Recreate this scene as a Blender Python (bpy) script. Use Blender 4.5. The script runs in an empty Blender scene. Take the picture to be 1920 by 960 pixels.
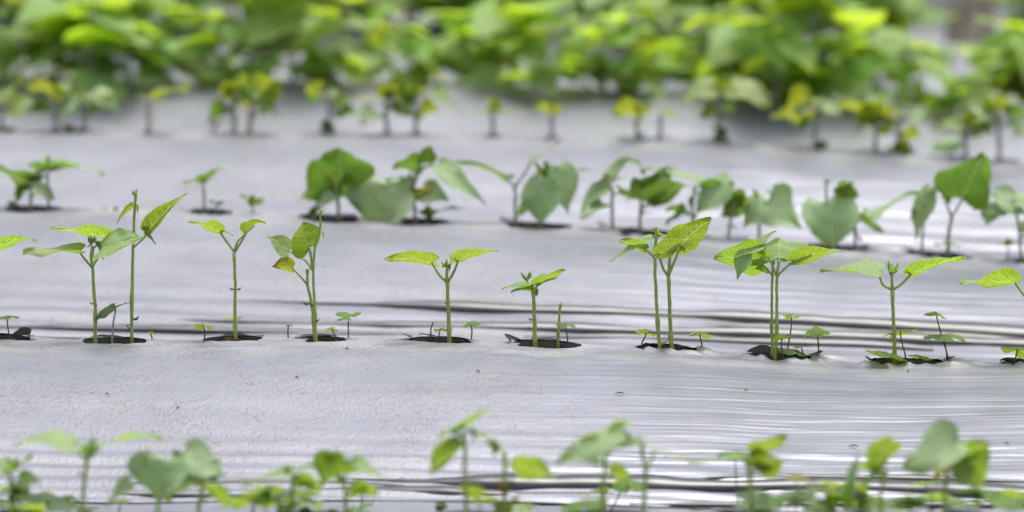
import bpy, bmesh, math, random
from mathutils import Vector, Matrix, noise
random.seed(7)
R = math.radians
scene = bpy.context.scene
COL = scene.collection

# ------------------------------------------------------------------ camera
H, PITCH, F = 1.7, R(8.79), 11290.0          # metres, down pitch, focal length in pixels of a 1920 wide frame
cam = bpy.data.cameras.new('camera'); camo = bpy.data.objects.new('camera', cam); COL.objects.link(camo)
camo.location = (0, 0, H); camo.rotation_euler = (R(90) - PITCH, 0, 0)
cam.sensor_fit = 'HORIZONTAL'; cam.sensor_width = 36; cam.lens = F / 1920 * 36
cam.clip_start = .1; cam.clip_end = 2000
cam.dof.use_dof = True; cam.dof.focus_distance = 10.06; cam.dof.aperture_fstop = 2.6; cam.dof.aperture_blades = 9
scene.camera = camo
CAM = Vector((0, 0, H))
FWD = Vector((0, math.cos(PITCH), -math.sin(PITCH))); UPV = Vector((0, math.sin(PITCH), math.cos(PITCH)))
K = .06                                       # the rows run slightly towards the viewer on the right side

ROWY = [7.1, 8.5, 10.0, 11.4, 12.65, 13.9, 15.15, 16.4, 17.65]
def ray(px, py):
    return (FWD + Vector((1, 0, 0)) * ((px - 960) / F) + UPV * ((480 - py) / F)).normalized()
def at(px, py, row, dY=0.0):                  # the point of a row's own vertical plane that stands at that place
    d = ray(px, py)
    return CAM + d * ((ROWY[row] + dY) / (d.y + K * d.x))
def ppm(row): return F / (ROWY[row] / math.cos(PITCH) * 1.0)
CREST = {
 1: [(0, 968), (160, 972), (960, 968), (1400, 968), (1920, 968)],
 2: [(0, 632), (215, 641), (430, 635), (600, 636), (830, 636), (1030, 646), (1250, 653), (1465, 672), (1690, 680), (1920, 682)],
 3: [(0, 389), (60, 390), (380, 394), (620, 409), (780, 413), (1005, 419), (1200, 432), (1350, 449), (1560, 464), (1770, 479), (1920, 492)],
 4: [(0, 243), (130, 246), (440, 250), (760, 250), (1035, 261), (1350, 264), (1530, 281), (1670, 287), (1810, 299), (1920, 305)],
 5: [(0, 138), (960, 158), (1920, 208)],
 6: [(0, 28), (960, 45), (1920, 88)],
}
GX = [-5 + .05 * i for i in range(201)]
def crest_table(row):
    pts = [at(px, py, row) for px, py in CREST[row]]
    raw = []
    for x in GX:
        if x <= pts[0].x: z = pts[0].z
        elif x >= pts[-1].x: z = pts[-1].z
        else:
            for a, b in zip(pts, pts[1:]):
                if a.x <= x <= b.x:
                    z = a.z + (b.z - a.z) * (x - a.x) / (b.x - a.x); break
        raw.append(z)
    for _ in range(2):
        raw = [sum(raw[max(0, i - 1):i + 2]) / len(raw[max(0, i - 1):i + 2]) for i in range(len(raw))]
    return raw
CT = {r: crest_table(r) for r in CREST}
CT[0] = CT[1]; CT[7] = CT[6]; CT[8] = CT[6]
def zc(row, x):
    f = min(max((x + 5) / .05, 0), 199.999); i = int(f); f -= i
    return CT[row][i] * (1 - f) + CT[row][i + 1] * f
HB = .13
def Z(x, Y):                                  # height of the raised beds
    s = Y + K * x
    if s <= ROWY[0]:
        return zc(0, x) - HB * math.sin(min((ROWY[0] - s) / 1.4, .5) * math.pi) ** 2
    if s >= ROWY[8]:
        return zc(8, x) - HB * math.sin(min((s - ROWY[8]) / 1.3, .5) * math.pi) ** 2
    i = max(j for j in range(9) if ROWY[j] <= s)
    i = min(i, 7)
    t = (s - ROWY[i]) / (ROWY[i + 1] - ROWY[i]); tt = t * t * (3 - 2 * t)
    return zc(i, x) * (1 - tt) + zc(i + 1, x) * tt - HB * math.sin(math.pi * t) ** (1.4 if t < .5 else 2.6)
def on_slope(px, py, row):                    # first point past row-1's crest where the line of sight meets the bed of that row
    d = ray(px, py)
    s = ROWY[row - 1] + .3
    while s < ROWY[row] + .3:
        p = CAM + d * (s / (d.y + K * d.x))
        if p.z <= Z(p.x, p.y): return p
        s += .004
    return p

# ------------------------------------------------------------------ materials
def new_mat(name):
    m = bpy.data.materials.new(name); m.use_nodes = True
    nt = m.node_tree; nt.nodes.clear()
    return m, nt
class NB:
    def __init__(s, nt): s.nt = nt
    def n(s, t, **kw):
        x = s.nt.nodes.new(t)
        for k, v in kw.items():
            if hasattr(x, k): setattr(x, k, v)
        return x
    def put(s, v, sock):
        if isinstance(v, bpy.types.NodeSocket): s.nt.links.new(v, sock)
        else: sock.default_value = v
    def math(s, op, a, b=0.0, c=None, clamp=False):
        x = s.n('ShaderNodeMath', operation=op, use_clamp=clamp); s.put(a, x.inputs[0]); s.put(b, x.inputs[1])
        if c is not None: s.put(c, x.inputs[2])
        return x.outputs[0]
    def mix(s, f, a, b, blend='MIX'):
        x = s.n('ShaderNodeMix', data_type='RGBA', blend_type=blend)
        s.put(f, x.inputs[0]); s.put(a, x.inputs[6]); s.put(b, x.inputs[7]); return x.outputs[2]
    def ramp(s, v, lo, hi, a=0.0, b=1.0):
        x = s.n('ShaderNodeMapRange', interpolation_type='SMOOTHSTEP')
        s.put(v, x.inputs[0]); s.put(lo, x.inputs[1]); s.put(hi, x.inputs[2]); s.put(a, x.inputs[3]); s.put(b, x.inputs[4])
        return x.outputs[0]
    def mapping(s, v, scale, loc=(0, 0, 0), rot=(0, 0, 0)):
        x = s.n('ShaderNodeMapping'); s.put(v, x.inputs[0]); x.inputs[1].default_value = loc; x.inputs[2].default_value = rot; x.inputs[3].default_value = scale
        return x.outputs[0]
    def noise(s, v, scale, detail=3, rough=.55, dist=0.0):
        x = s.n('ShaderNodeTexNoise'); s.put(v, x.inputs['Vector']); x.inputs['Scale'].default_value = scale
        x.inputs['Detail'].default_value = detail; x.inputs['Roughness'].default_value = rough; x.inputs['Distortion'].default_value = dist
        return x.outputs[0]
    def voro(s, v, scale, feat='F1', rnd=1.0):
        x = s.n('ShaderNodeTexVoronoi', feature=feat); s.put(v, x.inputs['Vector']); x.inputs['Scale'].default_value = scale
        x.inputs['Randomness'].default_value = rnd
        return x
    def bump(s, h, strength, dist, nrm=None):
        x = s.n('ShaderNodeBump'); s.put(h, x.inputs['Height']); s.put(strength, x.inputs['Strength']); x.inputs['Distance'].default_value = dist
        if nrm is not None: s.put(nrm, x.inputs['Normal'])
        return x.outputs[0]
    def bsdf(s, col, rough, spec=.5, metal=0.0, nrm=None):
        x = s.n('ShaderNodeBsdfPrincipled'); s.put(col, x.inputs['Base Color']); s.put(rough, x.inputs['Roughness'])
        x.inputs['Specular IOR Level'].default_value = spec; s.put(metal, x.inputs['Metallic'])
        if nrm is not None: s.put(nrm, x.inputs['Normal'])
        return x.outputs[0]
    def out(s, sh):
        x = s.n('ShaderNodeOutputMaterial'); s.put(sh, x.inputs[0])

def leaf_mat(name, top, trans, vein, tf=.5, brown=False, rough=.42, spec=.5):
    m, nt = new_mat(name); b = NB(nt)
    uv = b.n('ShaderNodeUVMap').outputs[0]
    sep = b.n('ShaderNodeSeparateXYZ'); b.put(uv, sep.inputs[0])
    X = sep.outputs[0]; Y = b.math('MULTIPLY', b.math('SUBTRACT', sep.outputs[1], .5), 2.0)
    aY = b.math('ABSOLUTE', Y)
    mid = b.ramp(aY, .006, .024, 1.0, 0.0)
    q = b.math('FRACT', b.math('MULTIPLY', b.math('SUBTRACT', X, b.math('MULTIPLY', b.math('POWER', aY, .85), .62)), 6.5))
    d = b.math('ABSOLUTE', b.math('SUBTRACT', q, .5))
    side = b.math('MULTIPLY', b.ramp(d, .025, .085, 1.0, 0.0), b.ramp(aY, .02, .4, 1.0, .55))
    v = b.voro(uv, 22, 'DISTANCE_TO_EDGE')
    net = b.math('MULTIPLY', b.ramp(v.outputs['Distance'], .02, .1, 1.0, 0.0), .32)
    vm = b.math('MAXIMUM', b.math('MAXIMUM', mid, b.math('MULTIPLY', side, .8)), net)
    rnd = b.n('ShaderNodeObjectInfo').outputs['Random']
    nz = b.noise(uv, 5.0, 4)
    def var(c, amt):
        hs = b.n('ShaderNodeHueSaturation'); b.put(c, hs.inputs['Color'])
        b.put(b.math('ADD', .488, b.math('MULTIPLY', rnd, .022)), hs.inputs['Hue'])
        b.put(b.math('ADD', .82, b.math('ADD', b.math('MULTIPLY', rnd, .22), b.math('MULTIPLY', nz, .3))), hs.inputs['Value'])
        return hs.outputs[0]
    ct = var(b.mix(vm, top, vein), .2)
    cl = var(b.mix(vm, trans, (min(1, vein[0] * 1.5), min(1, vein[1] * 1.3), vein[2] * 1.3, 1)), .2)
    if brown:
        bm = b.math('MULTIPLY', b.ramp(b.math('ADD', X, b.math('MULTIPLY', nz, .5)), .85, 1.1), .85)
        ct = b.mix(bm, ct, (.16, .08, .03, 1)); cl = b.mix(bm, cl, (.22, .1, .02, 1))
    under = b.n('ShaderNodeNewGeometry').outputs['Backfacing']
    ct = b.mix(under, ct, b.mix(1.0, ct, (.38, .42, .09, 1), 'MULTIPLY'))
    h = b.math('SUBTRACT', b.math('MULTIPLY', b.noise(uv, 9.0, 3), .6), b.math('MULTIPLY', vm, .5))
    nrm = b.bump(h, .7, .0025)
    p = b.bsdf(ct, rough, spec, 0.0, nrm)
    pn = p.node; b.put(b.math('SUBTRACT', spec, b.math('MULTIPLY', under, spec * .75)), pn.inputs['Specular IOR Level'])
    t = b.n('ShaderNodeBsdfTranslucent'); b.put(cl, t.inputs[0]); b.put(nrm, t.inputs[1])
    mx = b.n('ShaderNodeMixShader'); mx.inputs[0].default_value = tf; b.put(p, mx.inputs[1]); b.put(t.outputs[0], mx.inputs[2])
    b.out(mx.outputs[0]); return m

def plain_mat(name, c1, c2, rough=.5, spec=.4, scale=60, tf=0.0, bump=.2):
    m, nt = new_mat(name); b = NB(nt)
    tc = b.n('ShaderNodeTexCoord').outputs['Object']
    nz = b.noise(tc, scale, 4)
    col = b.mix(b.ramp(nz, .35, .65), c1, c2)
    p = b.bsdf(col, rough, spec, 0.0, b.bump(nz, bump, .002))
    if tf:
        t = b.n('ShaderNodeBsdfTranslucent'); b.put(col, t.inputs[0])
        mx = b.n('ShaderNodeMixShader'); mx.inputs[0].default_value = tf; b.put(p, mx.inputs[1]); b.put(t.outputs[0], mx.inputs[2]); p = mx.outputs[0]
    b.out(p); return m

M = {}
M['young'] = leaf_mat('young_leaf', (.33, .46, .22, 1), (.27, .43, .008, 1), (.42, .56, .19, 1), .52)
M['browned'] = leaf_mat('browned_leaf', (.18, .31, .09, 1), (.36, .46, .008, 1), (.46, .55, .20, 1), .5, True)
M['mature'] = leaf_mat('mature_leaf', (.37, .50, .27, 1), (.115, .28, .002, 1), (.36, .48, .20, 1), .42)
M['weed'] = leaf_mat('weed_leaf', (.11, .22, .05, 1), (.32, .46, .012, 1), (.30, .42, .12, 1), .5)
M['weed_dark'] = leaf_mat('dark_weed_leaf', (.06, .12, .045, 1), (.14, .25, .01, 1), (.14, .22, .08, 1), .38)
M['yellow'] = leaf_mat('yellowing_leaf', (.28, .28, .05, 1), (.44, .42, .01, 1), (.42, .42, .13, 1), .5)
M['olive'] = leaf_mat('olive_leaf', (.28, .42, .16, 1), (.33, .38, .003, 1), (.34, .42, .15, 1), .5)
M['crop'] = leaf_mat('crop_leaf', (.34, .52, .20, 1), (.52, .74, .01, 1), (.36, .48, .17, 1), .6)
M['stem'] = plain_mat('green_stem', (.42, .52, .13, 1), (.32, .43, .10, 1), .42, .5, 80, .25)
M['stem_dull'] = plain_mat('dull_stem', (.32, .37, .22, 1), (.25, .29, .18, 1), .45, .5, 60, .15)
M['stem_grey'] = plain_mat('greyish_stem', (.36, .35, .34, 1), (.27, .27, .25, 1), .5, .4, 60, .1)
M['stem_brown'] = plain_mat('reddish_brown_stem', (.07, .055, .03, 1), (.09, .09, .035, 1), .5, .4, 80)
M['cot'] = plain_mat('withered_brown', (.28, .13, .035, 1), (.16, .08, .025, 1), .7, .2, 200, .2)
M['black'] = plain_mat('black_film', (.014, .014, .015, 1), (.024, .024, .026, 1), .36, .6, 30, 0, .12)
M['rim'] = plain_mat('tucked_film', (.016, .016, .017, 1), (.03, .03, .032, 1), .26, .8, 30, 0, .15)
M['fold_dark'] = plain_mat('fold_dark_reflection', (.010, .012, .017, 1), (.017, .020, .027, 1), .28, .6, 20, 0, .2)  # near-black colour stands in for dark reflections in the furrow folds
M['wood'] = plain_mat('weathered_wood', (.52, .45, .41, 1), (.34, .28, .25, 1), .85, .2, 14, 0, .6)

M['wood_leaf'] = plain_mat('wood_foliage', (.03, .07, .02, 1), (.06, .11, .03, 1), .6, .3, 2, .25)

def film_mat(name='mulch_film'):
    m, nt = new_mat(name); b = NB(nt)
    tc = b.n('ShaderNodeTexCoord').outputs['Object']
    sep = b.n('ShaderNodeSeparateXYZ'); b.put(tc, sep.inputs[0])
    big = b.noise(tc, 2.3, 4, .6)
    # muddy towards the one end of the field, cleaner and stretched towards the other
    muddy = b.ramp(b.math('ADD', sep.outputs[0], b.math('MULTIPLY', b.math('SUBTRACT', big, .5), .9)), -.15, .45, 1.0, .0)
    base = b.mix(b.ramp(big, .3, .7), (.165, .174, .207, 1), (.213, .222, .262, 1))
    dust = b.noise(b.mapping(tc, (1, 1.6, 1)), 14, 6, .65)
    cr = b.n('ShaderNodeAttribute', attribute_name='crown').outputs['Fac']
    crn = b.math('MULTIPLY', cr, b.ramp(b.noise(b.mapping(tc, (1, 2, 1)), 11, 5, .6), .3, .62))
    base = b.mix(b.math('MULTIPLY', crn, .75), base, (.36, .36, .365, 1))
    base = b.mix(b.math('MULTIPLY', b.ramp(dust, .46, .7), .35), base, (.24, .235, .225, 1))
    # mud splashes: small flat brown flecks
    sp1 = b.voro(b.mapping(tc, (60, 30, 60), rot=(0, 0, .2)), 1.0)
    spn = b.noise(b.mapping(tc, (230, 85, 230), rot=(0, 0, .12)), 1.0, 4, .62)
    f1 = b.math('MULTIPLY', b.ramp(spn, .545, .63), b.ramp(b.noise(tc, 9, 5, .65), .42, .6))
    f2 = b.math('MULTIPLY', b.ramp(sp1.outputs['Distance'], .10, .22, 1.0, 0.0), b.ramp(b.noise(tc, 30, 2), .55, .66))
    fl = b.math('MAXIMUM', b.math('MULTIPLY', f1, b.math('ADD', .12, b.math('MULTIPLY', muddy, .75))), b.math('MULTIPLY', f2, .75))
    col = b.mix(fl, base, b.mix(b.noise(tc, 90, 2), (.17, .145, .115, 1), (.09, .07, .05, 1)))
    mud = b.math('MULTIPLY', b.ramp(b.noise(b.mapping(tc, (1, 2.2, 1), (3, 1, 0)), 5.5, 6, .7, .4), .56, .72), b.math('ADD', .12, b.math('MULTIPLY', muddy, .4)))
    col = b.mix(mud, col, (.15, .135, .11, 1))
    # relief
    pits = b.noise(b.mapping(tc, (150, 80, 150)), 1.0, 5, .65)
    st = b.noise(b.mapping(tc, (1.6, 46, 30), rot=(0, 0, .05)), 1.0, 3, .5, .3)
    st2 = b.noise(b.mapping(tc, (4, 120, 60), rot=(0, 0, .03)), 1.0, 2, .5, .2)
    n1 = b.bump(pits, b.math('ADD', b.math('MULTIPLY', cr, .3), b.math('ADD', .05, b.math('MULTIPLY', muddy, .5))), .0038)
    clean = b.math('SUBTRACT', 1.0, b.math('MULTIPLY', muddy, .86))
    n2 = b.bump(st, b.math('MULTIPLY', clean, .36), .012, n1)
    n3 = b.bump(st2, b.math('MULTIPLY', clean, .26), .004, n2)
    rough = b.math('ADD', .235, b.math('ADD', b.math('MULTIPLY', muddy, .12), b.math('ADD', b.math('MULTIPLY', dust, .16), b.math('MULTIPLY', crn, .2))))
    top = b.bsdf(col, rough, .6, .3, n3)
    und = b.bsdf((.013, .013, .014, 1), .35, .5)
    mx = b.n('ShaderNodeMixShader'); b.put(b.n('ShaderNodeNewGeometry').outputs['Backfacing'], mx.inputs[0]); b.put(top, mx.inputs[1]); b.put(und, mx.inputs[2])
    b.out(mx.outputs[0]); return m
M['film'] = film_mat()
def soil_mat():
    m, nt = new_mat('dark_soil'); b = NB(nt)
    tc = b.n('ShaderNodeTexCoord').outputs['Object']
    n1 = b.noise(tc, 45, 6, .65); n2 = b.noise(tc, 6, 4)
    col = b.mix(b.ramp(n1, .35, .68), (.028, .018, .011, 1), (.13, .075, .038, 1))
    col = b.mix(b.math('MULTIPLY', b.ramp(n2, .4, .7), .5), col, (.05, .035, .022, 1))
    b.out(b.bsdf(col, .95, .15, 0.0, b.bump(n1, 1.0, .02))); return m
M['soil'] = soil_mat()

# ------------------------------------------------------------------ object helpers
def link_mesh(name, verts, faces, mat, parent=None, uvs=None, smooth=True, origin=None):
    me = bpy.data.meshes.new(name)
    if origin is not None: verts = [Vector(v) - origin for v in verts]
    me.from_pydata([tuple(v) for v in verts], [], faces)
    if uvs is not None:
        lay = me.uv_layers.new(name='UVMap')
        for lp in me.loops: lay.data[lp.index].uv = uvs[lp.vertex_index]
    if smooth: me.polygons.foreach_set('use_smooth', [True] * len(me.polygons))
    if isinstance(mat, (list, tuple)):
        for x in mat: me.materials.append(x)
    else: me.materials.append(mat)
    me.update()
    o = bpy.data.objects.new(name, me); COL.objects.link(o)
    if parent is not None: o.parent = parent
    return o
def tag(o, label, cat, group=None, kind=None):
    if label: o['label'] = label
    if cat: o['category'] = cat
    if group: o['group'] = group
    if kind: o['kind'] = kind
    return o
def root(name, loc, label, cat, group=None):
    o = bpy.data.objects.new(name, None); COL.objects.link(o); o.location = loc; o.empty_display_size = .02
    return tag(o, label, cat, group)
def smooth_path(pts, sub=5):
    if len(pts) < 3:
        a, b = pts[0], pts[-1]; return [a.lerp(b, i / sub) for i in range(sub + 1)]
    P = [pts[0] * 2 - pts[1]] + list(pts) + [pts[-1] * 2 - pts[-2]]
    out = []
    for i in range(1, len(P) - 2):
        for j in range(sub):
            t = j / sub; p0, p1, p2, p3 = P[i - 1], P[i], P[i + 1], P[i + 2]
            out.append(.5 * ((2 * p1) + (p2 - p0) * t + (2 * p0 - 5 * p1 + 4 * p2 - p3) * t * t + (3 * p1 - p0 - 3 * p2 + p3) * t ** 3))
    out.append(pts[-1]); return out
def tube(path, r0, r1, seg=8, nodes=()):
    vs, fs = [], []; n = len(path)
    ref = Vector((.3, 1, .2))
    for i, p in enumerate(path):
        t = (path[min(i + 1, n - 1)] - path[max(i - 1, 0)])
        t = t.normalized() if t.length > 1e-9 else Vector((0, 0, 1))
        u = t.cross(ref).normalized(); w = t.cross(u)
        f = i / (n - 1); r = r0 + (r1 - r0) * f
        r *= 1 + .05 * math.sin(i * 1.9)
        for nf in nodes: r *= 1 + .45 * math.exp(-((f - nf) / .03) ** 2)
        for k in range(seg):
            a = 2 * math.pi * k / seg; vs.append(p + u * (r * math.cos(a)) + w * (r * math.sin(a)))
    for i in range(n - 1):
        for k in range(seg):
            fs.append((i * seg + k, i * seg + (k + 1) % seg, (i + 1) * seg + (k + 1) % seg, (i + 1) * seg + k))
    fs.append(tuple(range(seg))[::-1]); fs.append(tuple(range((n - 1) * seg, n * seg)))
    return vs, fs
def join(parts):
    vs, fs = [], []
    for v, f in parts:
        o = len(vs); vs += v; fs += [tuple(i + o for i in q) for q in f]
    return vs, fs

def blade(B, T, W, nrm, kind='heart', fold=.12, droop=.12, wave=.05, lobe=.14, nu=14, nv=10, twist=0.0, curl=0.0, ph=None, ragged=0.0, k=.5):
    """A leaf blade from its base B to its tip T: W wide, upper side towards nrm. Returns verts, faces, uvs."""
    a = T - B; L = a.length; a.normalize()
    n = (nrm - a * nrm.dot(a)).normalized(); s = n.cross(a)
    ph = random.random() * 6 if ph is None else ph
    vs, uv, fs = [], [], []
    for i in range(nu + 1):
        u = (i / nu) ** 1.45
        if kind == 'heart': pr = math.sin(math.pi * u ** k) if 0 < u < 1 else 0
        elif kind == 'round': pr = max(0, math.sin(math.pi * u ** .72)) ** .6 if 0 < u < 1 else 0
        elif kind == 'clover':
            pr = math.sin(math.pi / 2 * min(1, u / .68)) ** .9 if u < .68 else math.sqrt(max(0, 1 - ((u - .68) / .32) ** 2))
        else: pr = math.sin(math.pi * u ** .68) if 0 < u < 1 else 0
        pr = max(pr, 0.004)
        for j in range(nv + 1):
            v = -1 + 2 * j / nv; av = abs(v)
            y = v * W / 2 * pr; x = L * u
            if kind in ('heart', 'round'): x -= lobe * L * av ** 1.6 * (1 - u) ** 3 * min(1, pr * 2)
            if kind == 'clover': x -= .2 * L * (1 - av) ** 1.3 * u ** 5
            if ragged: 
                rg = ragged * W * (noise.noise((u * 5 + ph, v * 2, ph))) * av ** 3; y += rg * (1 if v > 0 else -1)
            z = fold * abs(y) + wave * W * math.sin(6.5 * u + ph + (1.5 if v > 0 else 0)) * v * av
            z += .045 * W * noise.noise((u * 5 + ph, v * 3.2, 1.7)) + .018 * W * noise.noise((u * 13 + ph, v * 8, 4.1))
            z += droop * L * (u - u * u) * 1.1 if droop > 0 else droop * L * (u - u * u)
            z -= curl * L * max(0, u - .6) ** 2 * 4
            uv.append((x / L, .5 + .5 * y / L))
            tw = twist * u
            yy = y * math.cos(tw) - z * math.sin(tw) * 0; zz = z + y * math.sin(tw)
            vs.append(B + a * x + s * yy + n * zz)
    for i in range(nu):
        for j in range(nv):
            q = i * (nv + 1) + j; fs.append((q, q + nv + 1, q + nv + 2, q + 1))
    return vs, fs, uv
def facing(B, T, face):
    a = (T - B).normalized(); up = Vector((0, 0, 1)); n0 = up - a * up.dot(a)
    if n0.length < .05: n0 = Vector((0, 1, 0)) - a * a.y
    n0.normalize(); c = a.cross(n0)
    if c.dot(CAM - B) < 0: c = -c
    return n0 * math.cos(R(face)) + c * math.sin(R(face))

def spindle(A, B, r, bend=Vector((0, 0, 0))):
    mid = (A + B) / 2 + bend
    path = smooth_path([A, mid, B], 4); n = len(path)
    vs, fs = tube(path, r, r, 6)
    for i in range(n):
        f = max(.12, math.sin(math.pi * (i + .3) / (n - .4)))
        for k in range(6): vs[i * 6 + k] = path[i] + (vs[i * 6 + k] - path[i]) * f
    return vs, fs

def bean(row, label, stem, leaves, r=3.6, dY=0.0, shoot=None, cot=(), mat='young', smat='stem', group='bean seedlings in the sharply focused row', name='bean_seedling', extra_stems=(), det=True, cat='seedling', sink=14, extra=0, esz=(34, 60)):
    """stem: places of the stem from its foot to its fork; leaves: (stalk places or None, base, tip, width, face, options)."""
    s = 1 / (F / (ROWY[row] + dY)) * 1.012
    base = at(stem[0][0], stem[0][1], row, dY)
    o = root(name, base, label, cat, group)
    tubes = []
    for st in (stem,) + tuple(extra_stems):
        pts = [at(px, py, row, dY) for px, py in st]
        if st is stem:                       # runs on into the soil of its hole
            pts = [pts[0] + Vector((0, 0, -sink * s * 1.6))] + pts
        path = smooth_path(pts, 6)
        sd = random.random() * 90
        path = [q + Vector((1, 0, 0)) * (1.6 * s * noise.noise((q.z * 45, sd, 0))) + Vector((0, 1, 0)) * (2 * s * noise.noise((q.z * 40, sd, 7))) if 1 < i_ < len(path) - 1 else q for i_, q in enumerate(path)]
        rr = r * s if st is stem else r * s * .75
        tubes.append(tube(path, rr * 1.06, rr * .74, 9 if det else 6, nodes=(.45, .97) if det else (.97,)))
    vs, fs = join(tubes)
    link_mesh('stem', vs, fs, M[smat], o, origin=base)
    leaves = list(leaves)
    for k in range(extra):                     # further leaves higher up the stem, turned every way
        (ax, ay), (bx, by) = stem[0], stem[-1]; f = random.uniform(.45, 1.02)
        px, py = ax + (bx - ax) * f, ay + (by - ay) * f
        sx = random.choice((-1, 1)); st = random.uniform(5, 20); L = random.uniform(*esz); el = random.uniform(-.75, .6)
        b_ = (px + sx * st, py - st * random.uniform(.2, .9)); t_ = (b_[0] + sx * L * random.uniform(.5, 1), b_[1] - L * el)
        leaves.append(([(px, py)], b_, t_, L * random.uniform(.6, .85), random.choice((-48, -35, 25, 45)) + random.uniform(-8, 8), dict(db=random.uniform(-.03, .03), dt=random.uniform(-.04, .04), wave=random.uniform(.04, .14), fold=random.uniform(.02, .35), curl=random.uniform(0, .25), mat=mat if row != 4 else random.choice(('mature', 'olive', 'mature')))))
    for lf in leaves:
        stalk, b, t, w, face = lf[:5]; op = dict(lf[5]) if len(lf) > 5 else {}
        dt = op.pop('dt', 0.0); db = op.pop('db', 0.0); lm = op.pop('mat', mat); lab = op.pop('label', None)
        B = at(b[0], b[1], row, dY + db); T = at(t[0], t[1], row, dY + db + dt)
        op.setdefault('nu', 16 if det else 10); op.setdefault('nv', 12 if det else 8)
        op.setdefault('ragged', .05); op.setdefault('wave', .05 if row == 2 else .11)
        vs, fs, uv = blade(B, T, w * s * {1: 1.2, 2: 1.45 if abs(face) < 30 else 1.18, 3: 1.1, 4: 1.25}[row], facing(B, T, face), **op)
        lo = link_mesh('leaf', vs, fs, M[lm], o, uv, origin=base)
        if lab: lo['label'] = lab
        if stalk:
            pts = [at(px, py, row, dY + (db if i == len(stalk) - 1 else 0)) for i, (px, py) in enumerate(stalk)] + [B.lerp(T, .03)]
            if len(pts) == 2:
                pts.insert(1, (pts[0] + pts[1]) / 2 + Vector((0, 0, -.001)))
            vs, fs = tube(smooth_path(pts, 4), r * s * .72, r * s * .5, 7 if det else 5)
            link_mesh('leaf_stalk', vs, fs, M[smat], lo, origin=base)
    if shoot:
        (bx, by), (tx, ty) = shoot
        B = at(bx, by, row, dY); T = at(tx, ty, row, dY); L = max((T - B).length, .006)
        pr = [spindle(B, T, L * .13)]
        for k in range(3):
            a = random.random() * 6.28
            d = Vector((math.cos(a) * .55, math.sin(a) * .4, .75)).normalized()
            v, f, _ = blade(B.lerp(T, .25), B.lerp(T, .25) + d * L * .75, L * .32, Vector((math.cos(a), math.sin(a), -.3)), 'ovate', fold=.7, nu=5, nv=4)
            pr.append((v, f))
        vs, fs = join(pr)
        link_mesh('shoot_tip', vs, fs, M['young'], o, [(.3, .6)] * len(vs), origin=base)
    for c in cot:
        cx, cy, sd = c[:3]
        A = at(cx, cy, row, dY - .002); Bq = at(cx + sd, cy - abs(sd) * .25, row, dY - .004)
        vs, fs = spindle(A, Bq, abs(sd) * s * .2, Vector((0, 0, -abs(sd) * s * .35)))
        link_mesh('withered_seed_leaf', vs, fs, M['cot'], o, origin=base)
    return o

def clover(row, label, foot, top, size, elev=-8, dY=0.0, rot=None, mat='weed', group='clover weeds growing among the seedlings', n=3, extra=(), thick=1.5):
    """A small three-leaved weed: thin stem from foot to top, leaflets of size/2 around the top; extra: more (foot, top, size, elev) stalks."""
    s = 1 / (F / (ROWY[row] + dY)) * 1.012
    base = at(foot[0], foot[1], row, dY)
    o = root('clover_weed', base, label, 'weed', group)
    tb = []
    for (f, t, sz, el) in ((foot, top, size, elev),) + tuple(extra):
        A = at(f[0], f[1], row, dY); B = at(t[0], t[1], row, dY)
        low = A + Vector((0, 0, -9 * s))
        mid = A.lerp(B, .55) + Vector(((random.random() - .5) * 5 * s, (random.random() - .5) * 6 * s, 0))
        tb.append(tube(smooth_path([low, A, mid, B], 5), thick * s, thick * .8 * s, 6))
        r0 = random.random() * 2.1 if rot is None else R(rot)
        tilt = Matrix.Rotation(R(random.uniform(-30, 12)), 3, 'X') @ Matrix.Rotation(R(random.uniform(-16, 16)), 3, 'Y')
        for k in range(n):
            az = r0 + 2 * math.pi * k / n + random.uniform(-.15, .15); e = R(el + random.uniform(-9, 9))
            d = Vector((math.cos(az) * math.cos(e), math.sin(az) * math.cos(e), math.sin(e)))
            nn = Vector((-math.cos(az) * math.sin(e), -math.sin(az) * math.sin(e), math.cos(e)))
            d = tilt @ d; nn = tilt @ nn
            L = sz * .58 * s * random.uniform(.9, 1.08)
            vs, fs, uv = blade(B, B + d * L, L * random.uniform(1.08, 1.25), nn, 'clover', fold=random.uniform(-.35, .1), droop=.15, wave=.03, nu=10, nv=8)
            link_mesh('leaflet', vs, fs, M[mat], o, uv, origin=base)
    vs, fs = join(tb)
    link_mesh('stem', vs, fs, M['stem_brown' if thick < 2.2 else 'stem'], o, origin=base)
    return o
# ------------------------------------------------------------------ world and light
SUN_EL, SUN_AZ = 76, 35                      # high, beyond the rows, veiled by thin cloud
w = bpy.data.worlds.new('World'); scene.world = w; w.use_nodes = True
nt = w.node_tree; nt.nodes.clear(); b = NB(nt)
sky = b.n('ShaderNodeTexSky'); sky.sky_type = 'NISHITA'; sky.sun_disc = False
sky.sun_elevation = R(SUN_EL); sky.sun_rotation = R(SUN_AZ); sky.air_density = 1.0; sky.dust_density = 6.0; sky.ozone_density = 1.0; sky.altitude = 200
hs = b.n('ShaderNodeHueSaturation'); b.put(sky.outputs[0], hs.inputs['Color']); hs.inputs['Saturation'].default_value = .42
bg = b.n('ShaderNodeBackground'); b.put(hs.outputs[0], bg.inputs[0]); bg.inputs[1].default_value = .14
ow = b.n('ShaderNodeOutputWorld'); b.put(bg.outputs[0], ow.inputs[0])
sl = bpy.data.lights.new('sun', 'SUN'); sl.energy = 1.2; sl.angle = R(30); sl.color = (1, .97, .92)
so = bpy.data.objects.new('sun', sl); COL.objects.link(so)
d = Vector((math.sin(R(SUN_AZ)) * math.cos(R(SUN_EL)), math.cos(R(SUN_AZ)) * math.cos(R(SUN_EL)), math.sin(R(SUN_EL))))
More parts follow.
